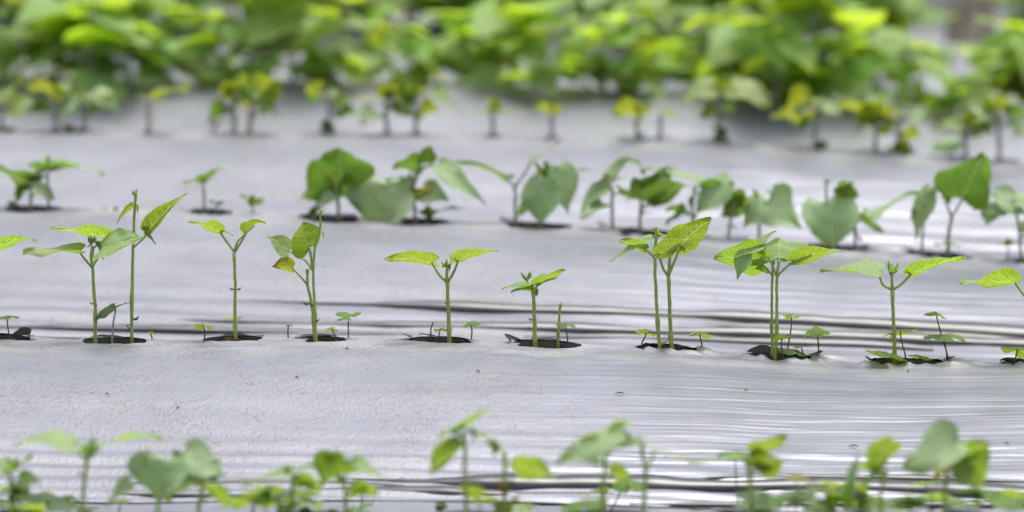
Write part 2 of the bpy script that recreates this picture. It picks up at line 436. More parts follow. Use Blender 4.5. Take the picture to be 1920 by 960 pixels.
so.rotation_euler = (-d).to_track_quat('-Z', 'Y').to_euler()
so.location = d * 30
vs_ = scene.view_settings; scene.display_settings.display_device = 'sRGB'
vs_.view_transform = 'Standard'; vs_.look = 'None'; vs_.gamma = 1; vs_.use_curve_mapping = False; vs_.exposure = .9
scene.cycles.use_denoising = True
scene.cycles.max_bounces = 8; scene.cycles.transparent_max_bounces = 4; scene.cycles.caustics_reflective = False; scene.cycles.caustics_refractive = False

# ------------------------------------------------------------------ ground
def axis(lo, hi, step, far):
    a = [lo + step * i for i in range(int(round((hi - lo) / step)) + 1)]
    return [lo - f for f in reversed(far)] + a + [hi + f for f in far]
def ground():
    xs = axis(-4.5, 4.5, .036, (.5, 2, 8, 30, 120, 500)); ys = axis(6.0, 18.6, .03, (.5, 2, 8, 30, 120, 500))
    vs, fs = [], []
    for y in ys:
        for x in xs:
            z = Z(x, y) - .019
            e = max(abs(x) - 4.6, 6.0 - y, y - 18.6, 0)
            f = min(1, e / 3); z = z * (1 - f) + -.16 * f
            if e == 0: z += .008 * (noise.noise((x * 30, y * 30, 0)) + .7 * noise.noise((x * 75, y * 75, 3)))
            vs.append((x, y, z))
    n = len(xs)
    for j in range(len(ys) - 1):
        for i in range(n - 1):
            fs.append((j * n + i, j * n + i + 1, (j + 1) * n + i + 1, (j + 1) * n + i))
    o = link_mesh('ground', vs, fs, M['soil']); o['kind'] = 'structure'
ground()

# ------------------------------------------------------------------ plastic mulch over the beds
SQ = {1: 2.2, 2: 2.35, 3: 1.15, 4: 2.4, 5: 2, 6: 2, 7: 2}
HOLES = {   # places and widths of the planting holes
 1: [(30, 968, 150), (165, 972, 150), (330, 970, 150), (590, 968, 190), (880, 968, 150), (1140, 968, 170), (1395, 967, 160), (1560, 968, 150), (1760, 968, 190)],
 2: [(12, 632, 96), (216, 640, 122), (438, 634, 112), (595, 636, 104), (826, 636, 118), (1022, 647, 138), (1252, 652, 116), (1462, 668, 134), (1700, 677, 150), (1908, 676, 80)],
 3: [(60, 390, 110), (205, 388, 34), (395, 396, 80), (620, 409, 110), (785, 413, 110), (1005, 420, 130), (1195, 434, 135), (1350, 450, 120), (1568, 464, 110), (1762, 479, 120), (1920, 490, 90)],
 4: [(8, 243, 48), (104, 247, 34), (152, 247, 50), (280, 250, 36), (439, 250, 26), (468, 250, 26), (615, 249, 40), (726, 252, 30), (779, 252, 34), (925, 254, 40), (1035, 262, 40), (1214, 263, 64), (1352, 264, 56), (1536, 282, 56), (1668, 288, 64), (1800, 299, 48), (1888, 304, 52)],
}
def rip(row, x, s, half):                     # gathers of the film low in the furrows
    t = s / half
    g = max(0, (abs(t) - .56) / .44); g = min(1, g * 1.6)
    if s > 0: g *= .6
    w1 = .55 * noise.noise((x * .9, s * 2.0 + row * 7, row * 3.1))
    a = .006 * g * math.sin(6.2832 * (s / .052 + 1.1 * w1 + x * .35)) * (.55 + .9 * noise.noise((x * .7 + 9, s * 9, row)))
    a += .0035 * g * math.sin(6.2832 * (s / .023 + 2.0 * w1 - x * .5)) * max(0, noise.noise((x * 1.3, s * 14, row + 4.0)) + .3)
    return a
def film(row, label, xs, ss):
    holes = []
    px_m = F / ROWY[row]
    for hx, hy, hw in HOLES.get(row, ()):
        c = at(hx, hy, row); holes.append((c.x, c.y + K * c.x, hw / px_m / 2, random.random() * 50))
    lo = (ROWY[row - 1] + ROWY[row]) / 2 - ROWY[row]; hi = (ROWY[row + 1] - ROWY[row]) / 2
    S = []
    v = lo + .006
    while v < hi - .006:
        S.append(v); v += ss[0] if abs(v) < .13 else ss[1]
    X = xs
    near = {}
    vs = []
    def rad(h, a): return h[2] * (1 + .10 * noise.noise((math.cos(a) * 1.5 + h[3], math.sin(a) * 1.5, 0)) + .05 * math.sin(3 * a + h[3]))
    for s in S:
        for x in X:
            vs.append([x, s])
    n = len(X)
    kill = set()
    info = {}
    if holes:
        for idx, (x, s) in enumerate(vs):
            if abs(s) > .3: continue
            for h in holes:
                dx = x - h[0]; ds = (s + ROWY[row]) - h[1]
                if abs(dx) > h[2] * 3: continue
                r = math.hypot(dx, ds * SQ[row])
                if r < h[2] * 2.6:
                    a = math.atan2(ds * SQ[row], dx); info[idx] = (h, r, a, rad(h, a)); break
    dead = {i for i, (h, r, a, R0) in info.items() if r < R0}
    fs = []
    for j in range(len(S) - 1):
        for i in range(n - 1):
            q = (j * n + i, j * n + i + 1, (j + 1) * n + i + 1, (j + 1) * n + i)
            k = sum(1 for t in q if t in dead)
            if k >= 3: continue
            fs.append(q)
    used = set(t for q in fs for t in q)
    out = []; crown = []
    for idx, (x, s) in enumerate(vs):
        if idx in dead and idx in used:
            h, r, a, R0 = info[idx]; kx = R0 / max(r, 1e-5)
            x = h[0] + (x - h[0]) * kx; s = h[1] - ROWY[row] + (s + ROWY[row] - h[1]) * kx
            vs[idx] = (x, s)
        Y = ROWY[row] + s - K * x
        z = Z(x, Y) + rip(row, x, s, hi if s > 0 else -lo)
        z += .0025 * noise.noise((x * 6, s * 14, row * 2.0))
        if idx in info:
            h, r, a, R0 = info[idx]; e = max(0, (max(r, R0) / R0 - 1)); g = math.exp(-e * 3.2)
            cr = (.85 if x > .22 else .3) * min(1, e * 5 + .15)
            # radial pulls from the cut edge plus sharp crumples of the loose film
            rg = lambda fx, fy, sd: 1 - 2.4 * abs(noise.noise((x * fx + sd, s * fy, sd)))
            z += g * cr * (.003 * math.sin(a * 9 + h[3] + 3 * noise.noise((x * 20, s * 20, 1))) + .0055 * rg(15, 24, h[3]) + .0035 * rg(38, 46, h[3] + 3) + .0018 * rg(80, 90, h[3] + 9))
            z += .005 * math.exp(-e * 7) * math.sin(a)
            if x > .22: z += .006 * math.exp(-((r / R0 - 1.5) / .4) ** 2) * (rg(9 + 6 * math.cos(a), 20, h[3] + 5) + .5 * rg(30, 30, h[3] + 7))
        out.append(Vector((x, Y, z))); crown.append(math.exp(-((s + .02) / .10) ** 2) if s < 0 else math.exp(-(s / .1) ** 2))
    remap = {}; v2 = []
    for i in sorted(used):
        remap[i] = len(v2); v2.append(out[i])
    fs = [tuple(remap[t] for t in q) for q in fs]
    o = link_mesh('mulch_film', v2, fs, M['film'])
    at_ = o.data.attributes.new('crown', 'FLOAT', 'POINT')
    at_.data.foreach_set('value', [crown[i] for i in sorted(used)])
    tag(o, label, 'plastic sheet', 'plastic mulch sheets over the beds')
    for h in holes:                            # cut edge of each hole, tucked down to the soil and showing the black back of the film
        ev, ef = [], []; m = 40
        for r_, dz in ((1.004, -.001), (.985, -.006), (.95, -.012), (.90, -.024)):
            for k in range(m):
                a = 2 * math.pi * k / m; R0 = rad(h, a) * r_
                x = h[0] + R0 * math.cos(a); s = h[1] - ROWY[row] + R0 * math.sin(a) / SQ[row]
                Y = ROWY[row] + s - K * x
                zz = Z(x, Y) + dz + (.005 * math.sin(a) - .0005) + .002 * noise.noise((x * 40, s * 40, 2))
                ev.append(Vector((x, Y, zz)))
        for q in range(3):
            for k in range(m): ef.append((q * m + k, q * m + (k + 1) % m, (q + 1) * m + (k + 1) % m, (q + 1) * m + k))
        link_mesh('hole_edge', ev, ef, M['rim'], o)
    o['_holes'] = len(holes)
    del o['_holes']
    return o, holes
def xaxis(fine, lim, mid=None):
    a = [-lim + fine * i for i in range(int(2 * lim / fine) + 1)]
    b_ = lim
    out = []
    st = fine
    while b_ < 3.4:
        st *= 1.35; b_ += min(st, .08); out.append(b_)
    return [-v for v in reversed(out)] + a + out
FILM = {}
spec = {
 1: ('silver plastic mulch film nearest to the viewer, its planting holes at the bottom picture edge', .014, .9, (.012, .02)),
 2: ('silver plastic mulch film speckled with mud, carrying the sharply focused row of tall thin seedlings', .0048, .98, (.0045, .007)),
 3: ('silver plastic mulch film with wide black holes under the big heart-shaped leaves', .009, 1.15, (.008, .012)),
 4: ('smooth silver plastic mulch film under the sparse row of small blurred seedlings', .014, 1.3, (.012, .018)),
 5: ('silver plastic mulch film under the nearest dense row of tall leafy plants', .03, 1.4, (.03, .03)),
 6: ('silver plastic mulch film glimpsed between leaves, second of the densely planted beds', .03, 1.4, (.03, .03)),
 7: ('silver plastic mulch film almost hidden by leaves, last of the planted beds', .03, 1.4, (.03, .03)),
}
HL = {}
for row, (lab, fine, lim, ss) in spec.items():
    FILM[row], HL[row] = film(row, lab, xaxis(fine, lim), ss)

# raised strips on the furrow folds, the film's dark reflections put into their colour
def fold(row, pts, mat='fold_dark'):
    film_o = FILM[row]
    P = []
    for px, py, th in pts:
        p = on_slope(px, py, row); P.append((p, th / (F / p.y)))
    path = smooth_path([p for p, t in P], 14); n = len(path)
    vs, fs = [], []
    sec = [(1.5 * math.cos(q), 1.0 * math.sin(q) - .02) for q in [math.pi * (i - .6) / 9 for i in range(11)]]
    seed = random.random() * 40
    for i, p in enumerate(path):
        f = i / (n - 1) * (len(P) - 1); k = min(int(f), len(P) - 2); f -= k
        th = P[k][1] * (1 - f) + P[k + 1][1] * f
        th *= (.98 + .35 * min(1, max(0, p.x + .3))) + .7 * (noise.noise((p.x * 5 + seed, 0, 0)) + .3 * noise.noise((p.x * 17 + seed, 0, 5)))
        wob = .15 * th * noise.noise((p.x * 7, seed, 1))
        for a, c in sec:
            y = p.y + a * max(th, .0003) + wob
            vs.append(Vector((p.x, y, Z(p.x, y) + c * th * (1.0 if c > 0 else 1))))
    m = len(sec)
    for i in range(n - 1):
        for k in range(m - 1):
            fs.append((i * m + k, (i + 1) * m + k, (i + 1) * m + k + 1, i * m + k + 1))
    link_mesh('fold_reflection_strip', vs, fs, M[mat], film_o)
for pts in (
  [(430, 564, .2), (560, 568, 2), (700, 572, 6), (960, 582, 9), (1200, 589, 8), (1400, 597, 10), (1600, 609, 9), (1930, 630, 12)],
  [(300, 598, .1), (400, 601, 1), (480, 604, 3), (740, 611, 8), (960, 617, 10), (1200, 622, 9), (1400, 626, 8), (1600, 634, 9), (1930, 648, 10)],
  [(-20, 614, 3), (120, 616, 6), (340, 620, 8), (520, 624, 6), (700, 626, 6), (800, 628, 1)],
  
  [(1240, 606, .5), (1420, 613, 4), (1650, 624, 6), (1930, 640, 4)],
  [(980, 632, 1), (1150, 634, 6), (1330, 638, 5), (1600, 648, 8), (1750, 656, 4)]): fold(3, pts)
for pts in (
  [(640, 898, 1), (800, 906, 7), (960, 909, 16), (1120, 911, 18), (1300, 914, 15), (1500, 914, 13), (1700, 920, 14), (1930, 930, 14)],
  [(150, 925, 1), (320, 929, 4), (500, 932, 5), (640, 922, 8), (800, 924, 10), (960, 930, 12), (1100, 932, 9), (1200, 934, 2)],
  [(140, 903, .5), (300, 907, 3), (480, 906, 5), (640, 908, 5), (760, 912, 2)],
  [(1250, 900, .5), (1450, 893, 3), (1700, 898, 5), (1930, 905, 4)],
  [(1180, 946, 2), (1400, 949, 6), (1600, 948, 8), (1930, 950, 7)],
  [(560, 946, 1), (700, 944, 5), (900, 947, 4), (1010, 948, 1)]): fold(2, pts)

# torn flaps of film round the holes
def flap(row, hi, a0, a1, length, lift, curl=.4, mat='black'):
    length *= .75
    h = HL[row][hi]; vs, fs = [], []; m, q = 10, 6
    for i in range(m + 1):
        f = i / m; a = R(a0 + (a1 - a0) * f)
        prof = (1 - abs(2 * f - 1) ** 1.7) * (1 + .4 * noise.noise((f * 4, h[3], a0)))
        for j in range(q + 1):
            t = j / q; r = h[2] * (.985 + 0 * t) + length * prof * t * math.cos(R(lift)) * (1 - curl * t * .6)
            x = h[0] + r * math.cos(a); s = h[1] + r * math.sin(a) / SQ[row]
            Y = s - K * x
            z = Z(x, Y) + .004 + length * prof * t * math.sin(R(lift)) * (1 + .25 * noise.noise((f * 5, t * 3, h[3])))
            vs.append(Vector((x, Y, z)))
    for i in range(m):
        for j in range(q): fs.append((i * (q + 1) + j, i * (q + 1) + j + 1, (i + 1) * (q + 1) + j + 1, (i + 1) * (q + 1) + j))
    o = link_mesh('torn_flap', vs, fs, M[mat], FILM[row])
    return o
flap(2, 0, 20, 80, .024, 52, 0); flap(2, 0, -40, 10, .02, 20)
flap(2, 1, 70, 150, .013, 25); flap(2, 2, 60, 130, .016, 24); flap(2, 2, 10, 50, .02, 10)
flap(2, 3, 40, 140, .012, 25); flap(2, 4, 150, 215, .026, 20); flap(2, 4, 95, 140, .02, 20)
flap(2, 5, 130, 205, .022, 42); flap(2, 5, 60, 120, .016, 22); flap(2, 6, 40, 150, .012, 30)
flap(2, 7, 60, 160, .02, 50); flap(2, 7, 0, 40, .03, 25); flap(2, 8, -20, 30, .026, 22); flap(2, 8, 170, 215, .014, 40); flap(2, 9, 60, 150, .012, 40)
for i, a in ((3, 60), (5, 150), (6, 170), (7, 80), (8, 20), (9, 170)): flap(3, i, a - 40, a + 40, .02, 25)

# crumbly soil standing in the planting holes
def mounds():
    vs, fs = [], []
    for row in (1, 2, 3):
        for h in HL[row]:
            o = len(vs); rings, m = 7, 30
            hgt = random.uniform(-.006, .004) if row != 2 else (.006 if -.5 < h[0] < -.42 else random.uniform(-.007, .003))
            for k in range(rings + 1):
                f = k / rings
                for q in range(m):
                    a = 2 * math.pi * q / m; r = h[2] * .93 * f
                    x = h[0] + r * math.cos(a); s = h[1] + r * math.sin(a) / SQ[row]; Y = s - K * x
                    z = Z(x, Y) - .022 * f ** 3 + hgt * (1 - f * f) - .006 + .006 * noise.noise((x * 60, Y * 60, 1)) + .0045 * noise.noise((x * 150, Y * 150, 4)) + .002 * noise.noise((x * 330, Y * 330, 4))
                    vs.append(Vector((x, Y, z)))
            for k in range(rings):
                for q in range(m): fs.append((o + k * m + q, o + k * m + (q + 1) % m, o + (k + 1) * m + (q + 1) % m, o + (k + 1) * m + q))
    o = link_mesh('soil', vs, fs, M['soil'])
    tag(o, 'dark crumbly soil showing in the planting holes of the plastic film', 'soil', None, 'stuff')
mounds()
# ------------------------------------------------------------------ row in focus: bean seedlings
G2 = 'bean seedlings in the sharply focused row'
bean(2, 'seedling whose single lime leaf pokes in at the left picture edge', [(-40, 630), (-38, 560), (-34, 500)],
     [([(-34, 500)], (-25, 472), (68, 446), 48, -24, dict(droop=.22, curl=.10))])
bean(2, 'seedling with a blue-green leaf and two narrow leaves spread flat, by the tallest seedling', [(179, 645), (178, 580), (173, 500), (173, 462)],
     [([(173, 500)], (190, 468), (268, 446), 66, 38, dict(db=-.02, dt=-.045, droop=.16, wave=.03)),
      ([(173, 500), (172, 470)], (205, 446), (94, 429), 66, -20, dict(db=.025, droop=.10, wave=.04)),
      ([(172, 501)], (152, 472), (43, 476), 56, 7, dict(wave=.09, dt=-.01)),
      (None, (178, 455), (193, 487), 16, -20, dict(fold=.5)), (None, (180, 457), (205, 460), 12, 10, dict(fold=.4)), (None, (172, 458), (164, 466), 9, 0, dict(fold=.4))],
     shoot=((172, 462), (170, 440)), cot=[(176, 568, -8), (178, 572, 5)])
bean(2, 'tallest slender seedling with a bare shoot tip far above one folded upright leaf', [(247, 640), (247, 590), (249, 479), (252, 400), (255, 362)],
     [([(249, 465), (268, 448)], (280, 432), (350, 362), 40, -38, dict(fold=.35, droop=.14)),
      (None, (270, 438), (292, 458), 20, -30, dict(fold=.3)), (None, (279, 427), (260, 427), 14, -10, dict(fold=.3)),
      (None, (250, 385), (219, 420), 15, -40, dict(fold=.3, droop=.3)), (None, (253, 384), (258, 403), 11, -20, dict(fold=.5)), (None, (281, 430), (335, 372), 26, 30, dict(fold=.2, db=.01))],
     r=3.3, dY=.01, shoot=((254, 372), (256, 353)), cot=[(247, 566, -5), (248, 596, 13)])
bean(2, 'forked seedling with one limp leaf on each arm, two brown scraps at mid stem', [(441, 634), (441, 560), (439, 471)],
     [([(439, 471)], (415, 437), (353, 417), 46, -26, dict(droop=.22)), (None, (413, 434), (438, 443), 16, -10, dict(fold=.4)),
      ([(441, 471)], (461, 437), (495, 413), 32, -25, dict(fold=.5, curl=.3, droop=.3)), ([(440, 471), (446, 452)], (459, 440), (478, 424), 18, 20, dict(fold=.4))],
     cot=[(439, 541, -9), (443, 541, 9)])
bean(2, 'seedling with three browned curling leaves stacked up its leaning stem', [(590, 634), (587, 590), (578, 537), (577, 505)],
     [([(578, 536), (563, 518)], (549, 503), (511, 496), 42, -48, dict(mat='browned', fold=.25, curl=.2)),
      ([(584, 505), (572, 488)], (541, 470), (501, 442), 40, 52, dict(fold=.1, dt=-.01, curl=.1)),
      (None, (577, 505), (568, 508), 8, 0, dict())],
     r=3.4, cot=[(580, 568, -12), (580, 570, 12)])
bean(2, 'seedling with one large veined leaf held upright and a twining tendril tip', [(592, 634), (590, 580), (587, 512), (580, 466)],
     [(None, (579, 464), (562, 411), 62, -68, dict(fold=.05, droop=.12, dt=-.03, lobe=.2, curl=.25)),
      (None, (603, 434), (606, 448), 8, -20, dict(fold=.4)), (None, (599, 399), (616, 394), 8, 0, dict(fold=.4)), (None, (592, 496), (609, 502), 12, -10, dict(mat='browned'))],
     r=3.0, dY=-.012, extra_stems=([(587, 508), (591, 462), (601, 422), (600, 398), (607, 395)],), shoot=((601, 402), (600, 391)), cot=[(590, 600, 9)])
bean(2, 'evenly forked seedling with two pointed wing-like leaves held level', [(842, 633), (841, 580), (838, 529)],
     [([(838, 529), (824, 516)], (812, 492), (719, 486), 62, -27, dict(droop=.16, wave=.02, lobe=.2)),
      ([(840, 529), (852, 508)], (857, 488), (935, 470), 54, -22, dict(droop=.20, wave=.02, lobe=.2)),
      (None, (842, 497), (865, 488), 15, -10, dict(fold=.3)), (None, (838, 495), (829, 503), 12, -10, dict(fold=.4)), (None, (840, 500), (842, 512), 9, 10, dict(fold=.4))],
     r=4.2, extra_stems=([(838, 529), (838, 500)],), shoot=((838, 508), (837, 484)), cot=[(838, 568, -6)])
bean(2, 'shortest seedling of the row, leaves fanned sideways right on top of its thick stem', [(1003, 649), (1002, 600), (1000, 540)],
     [([(1001, 545)], (1006, 535), (1060, 507), 40, -24, dict(droop=.14)), (None, (998, 534), (941, 541), 26, 7, dict()), (None, (1000, 541), (958, 548), 32, -24, dict(droop=.18)),
      (None, (1004, 542), (1005, 556), 14, -30, dict(fold=.3)), (None, (1000, 530), (1046, 520), 30, 12, dict(db=.015))],
     r=4.4, shoot=((990, 530), (976, 509)), cot=[(999, 598, -8)])
bean(2, 'thin-stemmed seedling leaning slightly, with a pale downturned leaf beside a yellow-green one', [(1237, 655), (1232, 590), (1228, 483), (1231, 436)],
     [([(1229, 486), (1220, 476)], (1210, 468), (1161, 450), 44, -34, dict(droop=.14)), (None, (1218, 448), (1143, 491), 26, 16, dict(wave=.05)),
      ([(1228, 484)], (1236, 477), (1288, 447), 54, -36, dict(db=-.02, droop=.1, lobe=.2)), (None, (1233, 440), (1248, 441), 12, -10, dict(fold=.4))],
     r=3.6, shoot=((1231, 442), (1231, 424)))
bean(2, 'seedling holding a broad lime leaf high over its forked top, brown ring on its stem', [(1259, 646), (1256, 590), (1253, 517)],
     [([(1253, 517), (1264, 492)], (1274, 462), (1334, 409), 72, -50, dict(droop=.12, lobe=.22, wave=.03)),
      ([(1253, 517), (1243, 503)], (1236, 482), (1270, 470), 40, -34, dict(db=.01)), (None, (1276, 462), (1286, 474), 14, -30, dict()),
      (None, (1240, 446), (1262, 441), 16, -10, dict(fold=.3, db=.01))],
     r=4.3, dY=.012, extra_stems=([(1253, 517), (1256, 490), (1257, 462)],), cot=[(1253, 584, 6)])
bean(2, 'seedling with a dark hanging leaf and big round lime leaf, stem touching its neighbour', [(1448, 678), (1447, 600), (1448, 520), (1450, 488)],
     [([(1450, 519), (1437, 503)], (1424, 489), (1338, 484), 82, -52, dict(droop=.16, lobe=.2, wave=.03, db=.01)),
      (None, (1424, 457), (1456, 433), 18, 24, dict(fold=.2)), (None, (1432, 462), (1371, 487), 28, 12, dict(wave=.05, db=-.01)),
      (None, (1404, 476), (1382, 525), 40, 40, dict(mat='mature', db=-.015, fold=.3)), (None, (1420, 500), (1442, 512), 26, -40, dict(db=.015))],
     r=2.9, dY=.008, shoot=((1422, 462), (1414, 455)), cot=[(1452, 594, 9)])
bean(2, 'seedling with a flat lime leaf stretched out level past a central leaf seen from below', [(1454, 677), (1456, 600), (1457, 520), (1460, 486)],
     [([(1456, 520), (1471, 504)], (1487, 489), (1578, 469), 58, -34, dict(droop=.12, wave=.03, lobe=.2)),
      (None, (1461, 485), (1463, 447), 86, -14, dict(dt=.055, fold=-.08, droop=.08)), ([(1456, 518), (1443, 486)], (1440, 482), (1418, 470), 30, -30, dict()),
      (None, (1485, 485), (1466, 490), 22, -30, dict(db=.01))],
     r=3.3, dY=-.008)
bean(2, 'seedling with a spiky closed bud between one pale leaf and one lime leaf', [(1678, 684), (1676, 620), (1673, 543)],
     [([(1673, 543), (1655, 533)], (1650, 508), (1538, 506), 52, 10, dict(wave=.08, droop=.05)),
      ([(1674, 543), (1692, 531)], (1706, 514), (1813, 482), 56, -26, dict(droop=.13, wave=.03)), (None, (1706, 514), (1688, 515), 14, -20, dict()),],
     r=4.2, extra_stems=([(1673, 543), (1673, 515)],), shoot=((1673, 522), (1665, 488)), cot=[(1671, 600, -4)])
bean(2, 'seedling cut off by the right picture edge, only a wavy pointed leaf showing', [(1938, 682), (1936, 620), (1930, 565)],
     [([(1930, 565)], (1906, 530), (1800, 531), 62, -24, dict(wave=.09, droop=.12)), ([(1930, 565)], (1936, 530), (2010, 515), 50, -20, dict())], r=4.2)
# small two-leaved weed between the stems
bean(2, 'small dark weed seedling with two notched leaves between two bean stems', [(210, 641), (213, 605), (216, 579)],
     [(None, (215, 577), (179, 601), 28, 22, dict(mat='weed_dark', ragged=.2)), (None, (217, 577), (243, 568), 18, -10, dict(mat='weed_dark', ragged=.3))],
     r=1.9, dY=-.02, smat='stem_dull', name='weed_seedling', cat='weed', group='small weeds in the planting holes')
bean(2, 'leafless pale shoot poking up from the black rimmed hole of the shortest seedling', [(1046, 637), (1048, 600), (1051, 572)], [(None, (1051, 574), (1046, 570), 6, 0, dict())],
     r=2.8, dY=.02, shoot=((1051, 578), (1051, 566)), name='weed_seedling', cat='weed', group='small weeds in the planting holes')

W2 = 'clover weeds in the planting holes of the focused row'
for a in (
 ('clover weed under the seedling leaf at the left picture edge', (18, 632), (14, 592), 40, -6, 0),
 ('tiny round clover leaf low against the tallest slender stem', (247, 632), (238, 610), 20, 5, .01),
 ('tiny yellow clover beside the rim, just past the tallest slender stem', (285, 634), (285, 622), 16, -25, .03),
 ('clover weed in front of brown soil, beside the limp forked seedling', (383, 640), (381, 611), 36, -14, -.02),
 ('yellow-green clover half behind the stem of the limp forked seedling', (443, 632), (440, 600), 36, 12, .03),
 ('tiny clover sprout with a reddish stem before the browned seedling', (541, 636), (542, 610), 15, -10, .02),
 ('low clover lying beside the foot of the twining seedling', (630, 636), (622, 617), 26, 4, .0),
 ('flat-topped clover on a red stem between twining and wing-leaved seedlings', (653, 634), (653, 594), 46, 6, .02),
 ('tiny clover behind the torn black flap by the wing-leaved seedling', (808, 632), (812, 605), 16, 4, .02),
 ('yellow clover touching the foot of the wing-leaved seedling', (820, 640), (826, 616), 24, -8, -.02),
 ('neat clover standing just past the wing-leaved seedling', (884, 634), (882, 606), 34, -4, .02),
 ('clover at the foot of the leafless pale shoot', (1064, 637), (1059, 609), 36, -4, -.005),
 ('clover leaning away from the thin-stemmed seedling of the twin pair', (1204, 642), (1212, 624), 40, -2, .01),
 ('yellow clover hugging the foot of the thin stem of the twin pair', (1245, 658), (1246, 640), 26, -14, -.03),
 ('clover with drooping leaflets on a crooked brown stem past the twin pair', (1316, 646), (1311, 622), 50, -10, .01),
 ('single round clover leaf on a thin stalk above the rim beside the double stem', (1477, 652), (1484, 596), 30, 8, .02),
 ('big umbrella-like clover with folded heart leaflets beyond the double stem', (1535, 656), (1527, 612), 62, -38, .02),
 ('small sparse clover crossing in front of the double stem', (1469, 672), (1466, 636), 40, 10, -.03),
 ('broad dark-holed clover leaning over the soil beside the double stem', (1486, 674), (1486, 656), 54, -6, -.01),
 ('yellow clover topping the clump beside the double stem', (1505, 672), (1502, 648), 32, -10, 0),
 ('browned yellow clover at the near rim of the hole with the double stem', (1404, 676), (1406, 664), 34, -12, 0),
 ('clover behind the bud-tipped seedling at knee height', (1697, 664), (1688, 620), 60, -12, .02),
 ('large dark green clover sprawling at the foot of the bud-tipped seedling', (1660, 684), (1660, 660), 74, -12, -.03),
 ('flat green clover lying along the rim past the bud-tipped seedling', (1722, 680), (1728, 668), 50, -2, .0),
 ('clover at the rim of the last hole by the right picture edge', (1903, 674), (1908, 654), 56, -14, 0)):
    lab, foot, top, size, el, dy = a
    yl = 'yellow' in lab
    clover(2, lab, foot, top, size, el, dy, mat='yellow' if yl else 'weed', group=W2)
clover(2, 'two-tiered clover taller than its neighbours, standing past the bud-tipped seedling', (1775, 664), (1770, 628), 74, -8, .01, group=W2, extra=(((1776, 664), (1754, 584), 44, -25),))

# ------------------------------------------------------------------ third row: larger plants, slightly blurred
G3 = 'bean plants with big leaves in the row behind the focused one'
kw = dict(mat='mature', smat='stem_dull', group=G3, name='bean_plant', det=False, cat='plant', extra=3, esz=(40, 78))
bean(3, 'plant with a wide level leaf at the left picture edge, withered bean at its neck', [(58, 391), (58, 365), (58, 345)],
     [(None, (56, 346), (-22, 312), 70, -34, dict(droop=.15)), (None, (62, 344), (92, 326), 40, -30, dict()), (None, (60, 338), (102, 300), 30, 10, dict(dt=.03))], r=3.6, cot=[(52, 346, 14)], **kw)
bean(3, 'thin plant with one pale arched leaf reaching over open film', [(90, 391), (90, 360), (88, 330)],
     [(None, (92, 320), (196, 325), 46, -18, dict(droop=.28)), (None, (88, 318), (40, 306), 36, -20, dict()), (None, (86, 312), (150, 306), 30, 16, dict(dt=.03))], r=3.2, shoot=((90, 318), (92, 290)), **dict(kw, extra=0))
bean(3, 'small lone plant with two leaves tilted like a propeller', [(383, 394), (383, 370), (381, 350)],
     [(None, (384, 338), (436, 305), 34, -14, dict()), (None, (383, 336), (343, 346), 34, -26, dict())], r=3.4, shoot=((382, 350), (380, 338)), **dict(kw, extra=0))
bean(3, 'tiny bright green sprout on the bare film beside the lone propeller-leaved plant', [(474, 394), (474, 384)],
     [(None, (472, 382), (450, 366), 24, -30, dict()), (None, (476, 382), (500, 374), 24, -30, dict()), (None, (474, 384), (474, 362), 20, -40, dict())], r=2.2, **dict(kw, extra=0))
bean(3, 'plant with the darkest ragged leaves, a pale curl in their middle', [(635, 412), (634, 380), (630, 348)],
     [(None, (640, 346), (634, 276), 112, -62, dict(kind='round', ragged=.12, droop=.1, label='dark ragged upright leaf')), (None, (632, 336), (563, 374), 98, -50, dict(ragged=.15)),
      (None, (640, 338), (690, 396), 62, -52, dict(db=.01)), (None, (616, 325), (634, 352), 16, 10, dict(mat='yellow', db=-.03, fold=.5)), (None, (606, 390), (572, 408), 30, -20, dict(mat='weed_dark'))],
     r=4.2, shoot=((617, 332), (619, 318)), **kw)
bean(3, 'plant with a huge rounded pale leaf hanging over the hole and long arms above', [(778, 415), (777, 380), (776, 345)],
     [([(776, 350), (745, 352)], (720, 346), (706, 430), 126, 62, dict(kind='round', lobe=.2, db=-.02, fold=.05, label='huge rounded pale leaf')),
      ([(776, 340)], (788, 308), (736, 317), 54, -48, dict(droop=.25)), (None, (800, 304), (809, 269), 36, -55, dict()), (None, (798, 306), (780, 300), 26, 10, dict()),
      (None, (822, 312), (912, 386), 48, 30, dict(dt=-.02, wave=.08)), (None, (772, 374), (813, 345), 34, -45, dict(mat='yellow'))],
     r=3.8, shoot=((770, 338), (768, 322)), extra_stems=([(776, 345), (790, 318), (815, 308)], [(777, 385), (758, 350), (752, 328)]), **kw)
bean(3, 'cluster of small dark weeds at the foot of the huge-leaved plant', [(800, 418), (800, 405)],
     [(None, (798, 402), (775, 392), 26, -20, dict(mat='weed_dark')), (None, (804, 402), (826, 396), 28, -20, dict(mat='weed_dark')), (None, (800, 404), (806, 384), 24, -40, dict(mat='weed_dark')),
      (None, (832, 394), (872, 390), 20, 4, dict(mat='weed_dark')), (None, (798, 408), (812, 414), 26, 40, dict(mat='weed_dark'))], r=2, smat='stem_dull', group='small weeds in the holes of the second row', name='weed_seedling', det=False, cat='weed', mat='weed_dark')
bean(3, 'wiry plant with a raised pale blade and a torn dark leaf on opposite arms', [(966, 416), (966, 385), (965, 350)],
     [([(965, 350), (957, 342)], (950, 333), (856, 301), 40, -26, dict(ragged=.25)), ([(966, 350), (984, 325)], (994, 306), (1060, 262), 18, 6, dict()), (None, (958, 334), (958, 326), 16, -30, dict())],
     r=3.8, shoot=((965, 352), (965, 343)), **dict(kw, extra=0))
